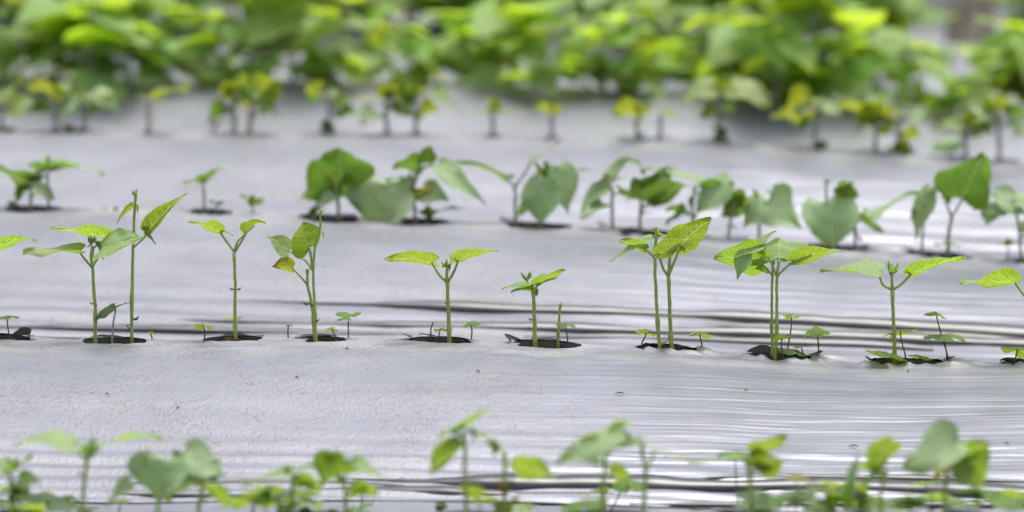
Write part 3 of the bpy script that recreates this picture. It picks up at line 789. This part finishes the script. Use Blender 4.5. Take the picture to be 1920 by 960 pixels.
bean(3, 'compact plant with two broad pale leaves hanging like curtains over its hole', [(1014, 417), (1020, 385), (1026, 345)],
     [(None, (1022, 338), (1012, 420), 74, 60, dict(kind='round', db=-.02, fold=.08, lobe=.2)), (None, (1046, 312), (1066, 402), 62, 52, dict(db=-.01, fold=.1, wave=.08)),
      (None, (1026, 340), (1000, 304), 34, -48, dict()), (None, (1004, 372), (966, 410), 34, -30, dict()), (None, (1024, 330), (1020, 300), 16, -40, dict(fold=.4))], r=3.8, shoot=((1026, 320), (1027, 300)), **dict(kw, extra=0))
bean(3, 'plant with an upright pale folded leaf and a brown spot on its stem', [(1149, 428), (1148, 390), (1147, 350)],
     [(None, (1168, 310), (1117, 369), 44, 30, dict(fold=.25)), (None, (1140, 328), (1085, 318), 24, -14, dict()), (None, (1146, 332), (1184, 296), 46, 28, dict(fold=.3)), (None, (1150, 340), (1176, 334), 14, 0, dict())],
     r=3.6, cot=[(1150, 394, -7)], shoot=((1147, 340), (1147, 328)), **kw)
bean(3, 'plant with a dark green torn umbrella leaf, tiny round leaf halfway up', [(1200, 428), (1202, 385), (1206, 345)],
     [(None, (1212, 356), (1262, 322), 60, -48, dict(ragged=.15)), (None, (1210, 350), (1176, 376), 50, -52, dict()), (None, (1208, 318), (1182, 298), 30, -10, dict()),
      (None, (1212, 318), (1254, 328), 28, -6, dict()), (None, (1202, 402), (1220, 399), 20, -20, dict())], r=3.6, shoot=((1206, 330), (1206, 312)), **kw)
bean(3, 'plant with a long pale awning leaf stretched towards its neighbour', [(1302, 448), (1298, 400), (1302, 352)],
     [(None, (1318, 344), (1240, 318), 44, 14, dict(droop=.2)), (None, (1368, 340), (1300, 408), 64, 42, dict(fold=.15)), (None, (1300, 370), (1290, 394), 18, -20, dict())], r=3.4, shoot=((1304, 356), (1312, 346)), **kw)
bean(3, 'plant with one bright green leaf peeking from behind a pale sloping one', [(1366, 452), (1370, 415), (1376, 380)],
     [(None, (1402, 378), (1350, 404), 62, -55, dict()), (None, (1374, 362), (1396, 388), 40, -50, dict())], r=3.2, **dict(kw, extra=0))
bean(3, 'plant with a two-lobed pale leaf pair spread like an open book', [(1424, 458), (1424, 425), (1422, 390)],
     [(None, (1436, 384), (1392, 428), 66, 48, dict(lobe=.2)), (None, (1440, 376), (1500, 430), 84, 50, dict(lobe=.2, db=-.01)), (None, (1416, 366), (1412, 354), 14, -20, dict()), (None, (1436, 360), (1450, 364), 14, -20, dict()), (None, (1380, 428), (1360, 424), 14, -10, dict(mat='weed_dark'))],
     r=3.6, shoot=((1420, 376), (1418, 356)), **dict(kw, extra=0))
bean(3, 'plant with a single tall heart-shaped leaf hanging face on, curled green shoot above', [(1550, 466), (1550, 430), (1548, 380)],
     [(None, (1550, 380), (1564, 464), 116, 62, dict(lobe=.26, db=-.02, k=.55, label='tall heart-shaped face-on leaf')), (None, (1588, 368), (1596, 336), 60, -40, dict(curl=.2)), (None, (1572, 346), (1606, 344), 24, -20, dict()), (None, (1552, 342), (1566, 338), 14, 0, dict())],
     r=3.6, shoot=((1549, 350), (1548, 332)), extra_stems=([(1549, 385), (1549, 345)],), **dict(kw, extra=0))
bean(3, 'dark-stemmed plant with a long pale leaf slanting up to the next one', [(1604, 466), (1603, 435), (1606, 405)],
     [([(1606, 405)], (1630, 408), (1722, 360), 40, 16, dict()), (None, (1614, 402), (1636, 420), 34, -20, dict(mat='weed_dark')), (None, (1602, 432), (1584, 440), 20, -20, dict(mat='weed_dark')), (None, (1604, 440), (1616, 452), 20, -20, dict(mat='weed_dark'))], r=3.2, **kw)
bean(3, 'plant with a narrow pale leaf dangling straight down', [(1729, 474), (1730, 440), (1734, 375)],
     [(None, (1746, 356), (1716, 456), 48, 40, dict(fold=.2)), (None, (1716, 396), (1706, 412), 22, -20, dict(mat='weed_dark')), (None, (1738, 362), (1762, 350), 22, 14, dict())], r=3.0, shoot=((1736, 366), (1736, 354)), **dict(kw, extra=0))
bean(3, 'plant raising one big vivid green spade leaf above all its neighbours', [(1777, 474), (1779, 440), (1784, 406)],
     [([(1784, 406), (1794, 392)], (1804, 374), (1846, 288), 118, -62, dict(lobe=.16, k=.56, label='big vivid green spade-shaped leaf')), ([(1784, 406), (1778, 390)], (1774, 380), (1770, 360), 26, -30, dict()),
      (None, (1778, 458), (1752, 460), 24, -10, dict(mat='weed')), (None, (1780, 460), (1800, 462), 24, -10, dict(mat='weed'))], r=4.2, **dict(kw, extra=0))
bean(3, 'plant at the right picture edge with pale leaves drooping two ways', [(1915, 492), (1912, 440), (1905, 392)],
     [(None, (1866, 366), (1935, 408), 56, 30, dict(fold=.15)), (None, (1862, 384), (1850, 424), 44, 50, dict(db=.02)), (None, (1905, 380), (1960, 366), 40, 20, dict())], r=3.4, **kw)
bean(3, 'small bright weed on the film before the right picture edge', [(1890, 478), (1890, 464)],
     [(None, (1888, 458), (1872, 460), 22, -20, dict()), (None, (1892, 458), (1908, 454), 20, -20, dict()), (None, (1890, 460), (1893, 442), 18, -40, dict())], r=2, mat='weed', smat='stem_dull', group='small weeds in the holes of the second row', name='weed_seedling', det=False, cat='weed')
bean(3, 'low dull weed leaning out of the hole of the lone propeller-leaved plant', [(405, 396), (405, 386)],
     [(None, (405, 384), (392, 376), 22, -20, dict(mat='weed_dark')), (None, (407, 384), (424, 378), 20, -20, dict(mat='weed_dark'))], r=2, mat='weed_dark', smat='stem_dull', group='small weeds in the holes of the second row', name='weed_seedling', det=False, cat='weed')

# ------------------------------------------------------------------ fourth row: small, well out of focus
kw = dict(mat='olive', smat='stem_grey', group='small blurred seedlings in the sparse row before the dense leaves', det=False)
L4 = (
 ('blurred seedling at the left picture edge with one pale leaf raised', [(2, 244), (2, 195)], [(None, (0, 192), (50, 142), 30, 8, {}), (None, (0, 190), (-40, 170), 40, -20, {})]),
 ('blurred seedling with an olive leaf and a weed at its foot, first of a pair', [(104, 247), (103, 190)], [(None, (104, 172), (48, 162), 46, -34, {}), (None, (105, 180), (150, 176), 40, -26, {}), (None, (108, 172), (140, 158), 30, 10, {})]),
 ('blurred seedling with a pale drooping leaf, second of a pair', [(158, 247), (160, 182)], [(None, (160, 186), (198, 178), 24, 10, {}), (None, (158, 182), (142, 190), 28, -30, {}), (None, (196, 184), (218, 176), 20, -20, {})]),
 ('blurred solitary seedling with an olive leaf on one side of a straight stem', [(280, 252), (278, 190)], [(None, (290, 187), (358, 160), 36, -18, {}), (None, (276, 188), (258, 178), 20, -10, {}), (None, (290, 184), (330, 162), 26, 14, {})]),
 ('blurred seedling with a steep folded leaf, beside one with a drooping round leaf', [(439, 250), (437, 178)], [(None, (438, 182), (456, 134), 44, -38, {}), (None, (436, 178), (412, 184), 34, -32, {}), (None, (430, 176), (420, 150), 26, -30, {})]),
 ('blurred seedling with a drooping round olive leaf on a bent arm', [(468, 250), (472, 190)], [(None, (486, 174), (530, 148), 54, -42, {}), (None, (505, 160), (524, 186), 40, -40, {}), (None, (474, 186), (486, 196), 28, -10, {}), (None, (476, 180), (512, 184), 26, 20, {})]),
 ('blurred pale seedling with a dark weed tuft round its foot', [(615, 249), (618, 180)], [(None, (616, 180), (640, 170), 26, 10, {}), (None, (614, 244), (604, 226), 26, -40, dict(mat='weed_dark')), (None, (614, 244), (626, 228), 26, -40, dict(mat='weed_dark')), (None, (618, 184), (600, 176), 18, 0, {})]),
 ('blurred seedling with a long thin level leaf and a green tuft on top', [(726, 252), (722, 190)], [(None, (722, 198), (640, 182), 20, -10, {}), (None, (722, 184), (712, 152), 34, -40, {}), (None, (726, 184), (764, 158), 44, -40, {}), (None, (724, 186), (746, 188), 28, -30, {})]),
 ('blurred seedling with a yellowish tip and one green leaf trailing aside', [(779, 252), (781, 180)], [(None, (782, 176), (776, 148), 30, -40, {}), (None, (818, 168), (852, 206), 28, 20, {}), (None, (784, 176), (812, 162), 26, 14, {})]),
 ('blurred low seedling with two thin grey wings spread over the film', [(925, 254), (923, 215)], [(None, (926, 212), (858, 212), 16, 4, {}), (None, (928, 212), (994, 208), 16, 4, {}), (None, (926, 204), (918, 184), 28, -40, {}), (None, (928, 200), (944, 186), 26, -30, {})]),
 ('blurred seedling topped by one small flat disc of a leaf', [(1036, 264), (1034, 214)], [(None, (1034, 208), (1002, 200), 36, -32, {}), (None, (1034, 208), (1056, 202), 32, -30, {})]),
 ('blurred seedling with a broad olive leaf like a mushroom cap', [(1196, 265), (1193, 222)], [(None, (1202, 212), (1146, 206), 56, -36, {}), (None, (1196, 212), (1218, 200), 40, -36, {}), (None, (1196, 262), (1206, 248), 18, -30, dict(mat='weed_dark'))]),
 ('blurred thin seedling with a small dull leaf, just past the mushroom-capped one', [(1237, 265), (1239, 216)], [(None, (1240, 212), (1272, 220), 24, -16, {}), (None, (1238, 212), (1226, 206), 18, -10, {})]),
 ('blurred seedling with wide pale leaves drooping on both sides and weeds below', [(1350, 263), (1350, 178)], [(None, (1346, 162), (1270, 192), 44, 20, {}), (None, (1368, 162), (1446, 198), 58, 26, {}), (None, (1350, 172), (1336, 140), 34, -30, {}), (None, (1352, 172), (1374, 146), 30, -30, {}), (None, (1348, 258), (1340, 236), 26, -30, dict(mat='weed_dark')), (None, (1350, 222), (1316, 222), 20, -16, dict(mat='weed_dark')), (None, (1352, 260), (1362, 240), 24, -30, dict(mat='weed_dark'))]),
 ('blurred seedling with the broadest olive leaf hanging from a brown stem', [(1528, 284), (1530, 206)], [(None, (1524, 196), (1448, 224), 66, -40, {}), (None, (1530, 196), (1556, 190), 34, 10, {}), (None, (1530, 200), (1508, 182), 30, 14, {}), (None, (1540, 280), (1556, 262), 26, -30, dict(mat='weed_dark'))]),
 ('blurred seedling with two olive leaves meeting over pale stems', [(1640, 284), (1646, 214)], [(None, (1640, 206), (1556, 202), 44, -34, {}), (None, (1642, 214), (1596, 230), 44, -34, {}), (None, (1648, 208), (1664, 194), 30, -30, {})]),
 ('blurred thin seedling rising from a bright weed tuft', [(1684, 289), (1688, 215)], [(None, (1690, 214), (1666, 204), 22, -20, {}), (None, (1690, 212), (1704, 206), 22, -10, {}), (None, (1692, 286), (1706, 258), 34, -40, dict(mat='weed')), (None, (1690, 288), (1664, 280), 26, -20, dict(mat='weed')), (None, (1694, 288), (1716, 280), 26, -20, dict(mat='weed'))]),
 ('blurred seedling with a pale tongue of a leaf over a dark hole', [(1810, 299), (1812, 236)], [(None, (1808, 240), (1746, 244), 24, 10, {}), (None, (1812, 236), (1842, 212), 32, -40, {}), (None, (1810, 240), (1806, 262), 22, -30, {}), (None, (1812, 230), (1806, 212), 30, -40, {})]),
 ('blurred dark-stemmed seedling near the right picture edge with green leaves on top', [(1874, 303), (1872, 212)], [(None, (1872, 206), (1836, 206), 44, -36, {}), (None, (1874, 200), (1904, 186), 40, -30, {}), (None, (1870, 198), (1846, 182), 36, 10, {})]),
)
kw.update(extra=4, esz=(34, 64))
for lab, st, lv in L4:
    mid = [st[0], ((st[0][0] + st[1][0]) / 2, (st[0][1] + st[1][1]) / 2), st[1]]
    lv = [(l[0], l[1], l[2], l[3] * 1.3, l[4], l[5]) for l in lv]
    few = any(q in lab for q in ('disc', 'mushroom', 'solitary', 'wings', 'just past'))
    bean(4, lab, mid, lv, r=5.0, **(dict(kw, extra=0) if few else kw))
bean(4, 'dark weed tuft in the hole between the pair of blurred seedlings', [(128, 248), (127, 242)], [(None, (126, 243), (114, 232), 22, -30, dict(mat='weed_dark')), (None, (128, 243), (142, 234), 22, -30, dict(mat='weed_dark')), (None, (130, 244), (150, 244), 18, -20, dict(mat='weed_dark'))], r=2, mat='weed_dark', smat='stem_dull', det=False, name='weed_seedling', cat='weed', group='small weeds in the sparse blurred row')
bean(4, 'dull weed lying on the film before the steep folded seedling', [(400, 248), (402, 240)], [(None, (402, 238), (420, 224), 20, -10, dict(mat='weed_dark')), (None, (420, 226), (446, 222), 20, 0, dict(mat='weed_dark')), (None, (400, 240), (392, 230), 16, -10, dict(mat='weed_dark'))], r=2, mat='weed_dark', smat='stem_dull', det=False, name='weed_seedling', cat='weed', group='small weeds in the sparse blurred row')

# ------------------------------------------------------------------ first row: nearest, out of focus
kw = dict(mat='young', smat='stem', group='blurred seedlings nearest to the viewer along the bottom', det=False, extra=2, esz=(44, 84))
bean(1, 'near seedling at the bottom left corner with a cupped leaf above dark shoots', [(24, 975), (24, 920), (22, 890)],
     [(None, (22, 884), (62, 852), 30, -24, {}), (None, (20, 882), (-20, 860), 44, 20, {}), (None, (30, 880), (34, 856), 34, 30, dict(fold=.3)), (None, (24, 930), (16, 900), 30, -30, dict(mat='weed_dark')), (None, (30, 940), (50, 892), 34, -40, dict(mat='weed_dark'))], r=4, **kw)
bean(1, 'near T-shaped seedling with two long arched leaves and an orange scrap on its stem', [(154, 980), (157, 920), (162, 862)],
     [([(162, 862)], (138, 836), (24, 834), 62, 10, dict(droop=.3)), ([(163, 862)], (184, 838), (304, 824), 54, -10, dict(droop=.32)), (None, (172, 836), (180, 822), 20, 30, {})],
     r=5, shoot=((164, 862), (170, 822)), cot=[(158, 888, -13)], extra_stems=([(162, 862), (166, 845)],), **dict(kw, extra=0))
bean(1, 'near plant with a large pale heart leaf drooping before a lime one', [(295, 980), (296, 950), (300, 870)],
     [(None, (302, 862), (294, 944), 112, 58, dict(lobe=.22, db=-.02, k=.56, mat='mature')), (None, (352, 862), (312, 944), 60, -50, dict()), (None, (268, 870), (262, 846), 40, -20, {}), (None, (330, 856), (332, 842), 30, -20, {}),
      (None, (246, 904), (196, 950), 36, 34, dict(mat='mature'))], r=5, **dict(kw, extra=0))
bean(1, 'near plant with a grey-green leaf folded over like a hood', [(370, 980), (374, 940), (382, 900)],
     [(None, (345, 852), (424, 896), 66, 38, dict(mat='mature')), (None, (352, 856), (366, 884), 40, 40, dict(mat='mature')), (None, (388, 872), (404, 904), 54, 46, dict(mat='mature'))], r=5, cot=[(368, 905, 10), (392, 900, 8)], **kw)
bean(1, 'near seedling with pale washed-out leaves and a curly weed round its foot', [(546, 980), (547, 930), (550, 892)],
     [(None, (545, 886), (454, 910), 34, 14, {}), (None, (550, 884), (600, 872), 28, 10, {}), (None, (552, 892), (566, 906), 22, 10, {}), (None, (506, 938), (462, 936), 44, -36, dict(mat='weed_dark')), (None, (530, 960), (505, 930), 26, 20, dict(mat='weed')), (None, (535, 960), (566, 936), 26, 20, dict(mat='weed'))], r=5, shoot=((542, 890), (536, 870)), **kw)
bean(1, 'near seedling with a bright square-looking lime leaf hanging in front', [(648, 980), (648, 930), (646, 892)],
     [(None, (630, 852), (604, 918), 68, -40, dict(k=.6)), (None, (646, 888), (672, 864), 50, -40, {}), (None, (614, 862), (632, 840), 34, -20, {}), (None, (664, 866), (728, 902), 34, 20, {}), (None, (644, 892), (636, 908), 30, -30, {})], r=5, **kw)
bean(1, 'near seedling with a slanting roof-like leaf on the tallest stem of the front row', [(874, 985), (873, 900), (870, 812)],
     [([(870, 818)], (852, 812), (924, 764), 44, -22, dict(wave=.02)), (None, (872, 800), (822, 820), 32, -22, {}), (None, (862, 826), (803, 890), 52, -46, {}), (None, (876, 812), (930, 826), 24, -20, {}), (None, (922, 826), (926, 860), 36, -30, dict(mat='mature')), (None, (880, 806), (892, 826), 26, -30, {})], r=5, **dict(kw, extra=0))
bean(1, 'near seedling with one broad lime leaf pointing down and out', [(944, 985), (946, 920), (946, 850)],
     [([(946, 866)], (962, 870), (1040, 896), 60, -50, dict(k=.6)), (None, (946, 850), (920, 830), 24, -20, {}), (None, (944, 930), (930, 900), 30, -20, dict(mat='cot')), (None, (946, 930), (964, 900), 24, -20, dict(mat='weed_dark')), (None, (940, 960), (915, 935), 30, 30, dict(mat='weed')), (None, (948, 960), (975, 930), 30, 30, dict(mat='weed'))], r=5, **dict(kw, extra=0))
bean(1, 'near plant with a wide pale leaf sloping down under smaller green ones', [(1130, 985), (1131, 930), (1134, 862)],
     [(None, (1172, 812), (1044, 872), 66, 32, dict(db=-.02, mat='mature')), (None, (1150, 808), (1198, 788), 36, -36, {}), (None, (1120, 830), (1076, 818), 40, -30, {}), (None, (1140, 842), (1216, 824), 40, 18, dict(mat='mature')), (None, (1134, 862), (1150, 830), 30, -20, {})], r=5, cot=[(1124, 880, -8), (1138, 880, 10)], **kw)
bean(1, 'near slim seedling with an orange knot and one thin leaf reaching aside', [(1207, 985), (1208, 930), (1210, 885), (1203, 842)],
     [([(1210, 885)], (1226, 846), (1296, 864), 20, -10, {}), (None, (1203, 842), (1198, 816), 22, 20, {})], r=5, cot=[(1206, 892, 8)], **dict(kw, extra=0))
bean(1, 'near seedling with a lime kite-shaped leaf and a washed-out level one', [(1408, 985), (1408, 930), (1402, 866)],
     [(None, (1410, 850), (1478, 820), 48, -44, dict(k=.6)), (None, (1396, 858), (1288, 870), 28, 8, {}), (None, (1400, 866), (1386, 850), 26, 10, {}), (None, (1412, 930), (1446, 950), 40, 30, dict(mat='mature'))], r=5, cot=[(1406, 894, 9)], **kw)
bean(1, 'near plant with one narrow blade standing on edge', [(1592, 985), (1590, 940)],
     [(None, (1594, 940), (1610, 846), 30, 30, dict(mat='mature')), (None, (1590, 950), (1602, 890), 30, -30, {})], r=4, **dict(kw, extra=0))
bean(1, 'near plant with a dark lime leaf hanging beside the big pale one', [(1650, 985), (1652, 930), (1662, 880)],
     [(None, (1676, 826), (1630, 884), 62, -52, dict(k=.6)), (None, (1640, 880), (1652, 900), 30, -20, {})], r=4.4, **kw)
bean(1, 'near plant with the biggest pale two-sided leaf of the front row above orange bean halves', [(1770, 985), (1772, 930), (1778, 850)],
     [(None, (1800, 826), (1694, 880), 96, 44, dict(mat='mature', k=.6, db=-.02)), (None, (1790, 846), (1808, 828), 60, 30, dict(mat='mature')), (None, (1812, 832), (1830, 918), 80, -56, dict(k=.6)), (None, (1780, 880), (1750, 900), 40, -30, dict(mat='yellow'))], r=5, cot=[(1760, 892, -10), (1782, 892, 11)], **kw)

# weeds low in the furrow and in the front holes
W1 = 'clover weeds low along the bottom of the picture'
for lab, foot, top, size, el, dy, ma in (
 ('clover on a straight red stalk beside the square-leaved near seedling', (678, 965), (679, 915), 56, -14, .62, 'weed'),
 ('flat clover at the bottom edge under the red-stalked one', (676, 985), (672, 955), 54, -4, .5, 'weed'),
 ('dark closed clover alone on the striped film at the bottom', (826, 972), (825, 940), 34, -55, .45, 'weed_dark'),
 ('pale clover beside the slim near seedling, lower of two on red stalks', (1138, 965), (1122, 914), 44, -22, .6, 'weed'),
 ('folded clover on a slanting red stalk by the slim near seedling', (1142, 965), (1174, 896), 68, -30, .62, 'weed'),
 ('round clover on the furrow film beside the down-pointing lime leaf', (994, 972), (994, 944), 36, -14, .5, 'weed'),
 ('clover lying on the film below the wide sloping pale leaf', (1066, 972), (1066, 948), 34, -10, .45, 'weed'),
 ('tallest clover on a long bare brown stalk beside the kite-leaved near seedling', (1385, 968), (1378, 846), 66, -12, .5, 'weed_dark'),
 ('tiny yellow clover floating over the striped film', (1492, 960), (1496, 894), 44, -6, .1, 'yellow'),
 ('dark clump of clover before the narrow upright blade', (1556, 985), (1552, 940), 84, -30, .1, 'weed'),
 ('yellow-rimmed clover topping the dark clump', (1560, 985), (1552, 922), 62, -6, .3, 'yellow'),
 ('broad green clover under the kite-leaved near seedling', (1438, 985), (1436, 940), 70, -14, .05, 'weed'),
 ('small bright clover with three upright leaflets under the biggest pale leaf', (1730, 965), (1736, 906), 54, 0, .55, 'weed'),
 ('round-leaved clover on the soil below the biggest pale leaf', (1690, 985), (1686, 950), 60, -12, .4, 'weed'),
 ('yellowish clover beside the dark hanging lime leaf', (1712, 985), (1704, 930), 60, -20, .15, 'weed'),
 ('clover under the biggest pale leaf, right against its stem', (1790, 985), (1800, 936), 70, -20, .1, 'weed'),
 ('greyish folded clover near the bottom right corner', (1894, 985), (1888, 924), 60, -30, .4, 'weed_dark'),
 ('dark clover in the bottom right corner', (1920, 985), (1914, 936), 50, -30, .4, 'weed_dark'),
 ('clover right in the bottom left corner', (10, 985), (8, 938), 64, -30, .2, 'weed'),
 ('broad clover leaf arched over dark soil beside the T-shaped near seedling', (98, 985), (102, 938), 86, -16, .35, 'weed'),
 ('upright clover behind the arched one in the corner clump', (62, 985), (66, 926), 64, -8, .4, 'weed'),
 ('dull clover at the front of the corner clump', (60, 990), (56, 956), 60, -30, .2, 'weed_dark'),
 ('small yellow-edged clover half hidden by a slanting near leaf', (219, 985), (228, 938), 46, -10, .5, 'weed'),
 ('dull clover at the foot of the T-shaped near seedling', (168, 985), (164, 952), 44, -4, .3, 'weed_dark'),
 ('reddish curled clover by the foot of the square-leaved seedling', (622, 985), (620, 954), 36, -30, .4, 'weed_dark'),
 ('clover poking from the hole before the red-stalked pair', (1112, 985), (1114, 956), 60, -20, .1, 'yellow'),
 ('dim clover between the slim and kite-leaved near seedlings', (1300, 985), (1302, 956), 44, -20, .1, 'weed_dark')):
    clover(1, lab, foot, top, size, el, dy, mat=ma, group=W1)
for k, (px, py) in enumerate(((30, 950), (84, 944), (120, 958), (1420, 948), (1470, 940), (1530, 950), (1585, 956), (1620, 944), (1660, 952), (1750, 948), (1830, 944), (1860, 956), (1902, 950), (470, 950), (520, 946), (575, 952), (900, 950), (970, 952), (1090, 950))):
    clover(1, 'small blurred clover in the low leafy tangle along the bottom edge', (px, 990), (px + random.uniform(-8, 8), py - random.uniform(2, 26)), random.uniform(56, 96), random.uniform(-30, 8), random.uniform(.02, .3), mat=random.choice(('weed', 'weed', 'weed_dark', 'young')), group=W1)
clover(3, 'withered clover beside the level-leaved plant at the left edge', (26, 392), (24, 378), 24, -14, .0, mat='weed_dark', group='small weeds in the holes of the second row')

for k in range(22):
    px = random.choice((random.uniform(-5, 135), random.uniform(1395, 1650), random.uniform(1690, 1915), random.uniform(430, 600)))
    clover(1, 'small blurred clover in the low leafy tangle along the bottom edge', (px, 990), (px + random.uniform(-8, 8), random.uniform(908, 944)), random.uniform(50, 96), random.uniform(-34, 0), random.uniform(.02, .4), mat=random.choice(('weed', 'weed_dark', 'weed_dark', 'young')), group=W1)
# scraps of dead plant on the film
for px, py, ln in ((1152, 740, 20), (655, 658, 9), (1590, 838, 20), (1893, 836, 10), (900, 700, 8), (205, 742, 8), (330, 770, 7), (1395, 736, 8), (1700, 700, 6), (560, 712, 7)):
    A = on_slope(px, py, 2); Bq = A + Vector((random.choice((-1, 1)) * ln / 1129, random.uniform(-.006, .006), 0)); Bq.z = Z(Bq.x, Bq.y) + .003; A.z = Z(A.x, A.y) + .001
    v, f = spindle(A, Bq, .0011, Vector((0, 0, .002)))
    tw = link_mesh('dead_scrap', v, f, M['soil'], None, origin=A); tw.location = A
    tag(tw, 'tiny dark scrap of dead plant lying on the speckled film slope', 'plant scrap', 'plant scraps on the film')
# ------------------------------------------------------------------ dense rows beyond
def bush(i):
    o = root('bean_plant', (0, 0, 0), 'large leafy bean plant, strongly blurred, one of the dense mass of leaves at the top', 'plant', 'leafy bean plants in the dense rows at the back')
    rnd = random.Random(100 + i); tb = []; tips = []
    for k in range(3):
        a = rnd.uniform(0, 6.28); hgt = (.24, .17, .09)[k] * rnd.uniform(.85, 1.1)
        p = [Vector((0, 0, -.04)), Vector((.01 * math.cos(a), .01 * math.sin(a), hgt * .5)), Vector((.05 * math.cos(a), .05 * math.sin(a), hgt))]
        sp = smooth_path(p, 4); tb.append(tube(sp, .0035, .0022, 6)); tips.append(sp)
    vs, fs = join(tb); link_mesh('stem', vs, fs, M['stem_dull'], o)
    for k in range(16):
        sp = tips[k % 3]; p = sp[min(len(sp) - 1, rnd.randint(len(sp) // 2 - 1, len(sp) - 1))]
        az = rnd.uniform(0, 6.28); e = R(rnd.uniform(5, 45)); st = rnd.uniform(.02, .055)
        d0 = Vector((math.cos(az) * math.cos(e), math.sin(az) * math.cos(e), math.sin(e)))
        B = p + d0 * st
        e2 = R(rnd.uniform(-48, 22)); L = rnd.uniform(.095, .15)
        az += rnd.uniform(-.4, .4)
        d1 = Vector((math.cos(az) * math.cos(e2), math.sin(az) * math.cos(e2), math.sin(e2)))
        nn = Vector((-math.cos(az) * math.sin(e2), -math.sin(az) * math.sin(e2), math.cos(e2))) + Vector((rnd.uniform(-.4, .4), rnd.uniform(-.4, .4), 0))
        vs, fs, uv = blade(B, B + d1 * L, L * rnd.uniform(.8, 1.0), nn, fold=.1, droop=.16, wave=.06, nu=8, nv=6, ph=rnd.uniform(0, 6))
        lo = link_mesh('leaf', vs, fs, M[rnd.choice(['olive', 'crop', 'crop', 'crop'])], o, uv)
        vs, fs = tube(smooth_path([p, p.lerp(B, .5) + Vector((0, 0, .004)), B], 3), .0016, .0012, 5); link_mesh('leaf_stalk', vs, fs, M['stem'], lo)
    return o
def dup(o):
    c = o.copy(); COL.objects.link(c)
    for ch in o.children:
        d = ch.copy(); COL.objects.link(d); d.parent = c
        for g in ch.children:
            e = g.copy(); COL.objects.link(e); e.parent = d
    return c
PROTO = [bush(i) for i in range(7)]
first = [True] * 7
rr = random.Random(5)
for row, step, lim, sc in ((5, .092, 1.55, .98), (6, .085, 1.7, 1.15), (7, .11, 1.9, 1.25)):
    x = -lim
    while x < lim:
        if row > 5 and 1.0 < x / ROWY[row] * 15.15 < 1.3:
            x += step * .5; continue
        i = rr.randrange(7)
        o = PROTO[i] if first[i] else dup(PROTO[i]); first[i] = False
        Y = ROWY[row] - K * x + rr.uniform(-.17, .16)
        o.location = (x, Y, Z(x, Y)); o.rotation_euler = (0, 0, rr.uniform(0, 6.28)); s = sc * rr.uniform(.6, 1.2); s = min(s, .62) if row == 5 and .9 < x < 1.2 else s; o.scale = (s, s, s)
        x += step * rr.uniform(.75, 1.25)

# weathered post at the back
def post():
    base = at(1822, 75, 6, .5); base.z = Z(base.x, base.y)
    o = root('wooden_post', base, 'pale greyish brown weathered post, blurred, rising behind the leaves at top right', 'post')
    for dx, wd, hh, c in ((-.045, .034, .42, 0), (.0, .04, .40, 1), (.042, .03, .43, 2)):
        vs, fs = [], []
        m = 10
        for k, z in enumerate((-.12, .05, .18, .3, hh - .01, hh)):
            for q in range(m):
                a = 2 * math.pi * q / m; r = wd * (1 + .12 * noise.noise((math.cos(a) * 2, z * 5, c * 3))) * (.8 if k == 5 else 1) * .75
                vs.append(base + Vector((dx + r * math.cos(a), r * math.sin(a) * .8, z)))
        for k in range(5):
            for q in range(m): fs.append((k * m + q, k * m + (q + 1) % m, (k + 1) * m + (q + 1) % m, (k + 1) * m + q))
        fs.append(tuple(range(5 * m, 6 * m)))
        link_mesh('stake', vs, fs, M['wood'], o, origin=base)
post()

# far wood beyond the field: one mass of leaf clumps
def wood():
    rnd = random.Random(11); vs, fs = [], []
    for k in range(6500):
        x = rnd.uniform(-26, 26); top = 9.0 + 2.5 * noise.noise((x * .22, 0, 2)) + 1.0 * noise.noise((x * .9, 0, 5))
        z = -.2 + (top + .2) * rnd.random() ** .8; y = 31 + rnd.uniform(-1.6, 1.6)
        c = Vector((x, y, z)); s = rnd.uniform(.2, .4)
        n = Vector((rnd.uniform(-1, 1), rnd.uniform(-1, .2), rnd.uniform(-.3, 1))).normalized()
        u = n.orthogonal().normalized(); w_ = n.cross(u); o = len(vs)
        for q in range(6):
            a = math.pi / 3 * q; vs.append(c + u * s * math.cos(a) * 1.2 + w_ * s * math.sin(a) * .8 + n * (.04 if q % 2 else 0))
        fs.append(tuple(range(o, o + 6)))
    o = link_mesh('far_wood', vs, fs, M['wood_leaf'], smooth=False)
    tag(o, 'dark far-off wood beyond the bean field, outside the picture top, mirrored faintly in the film', 'wood', None, 'stuff')
wood()
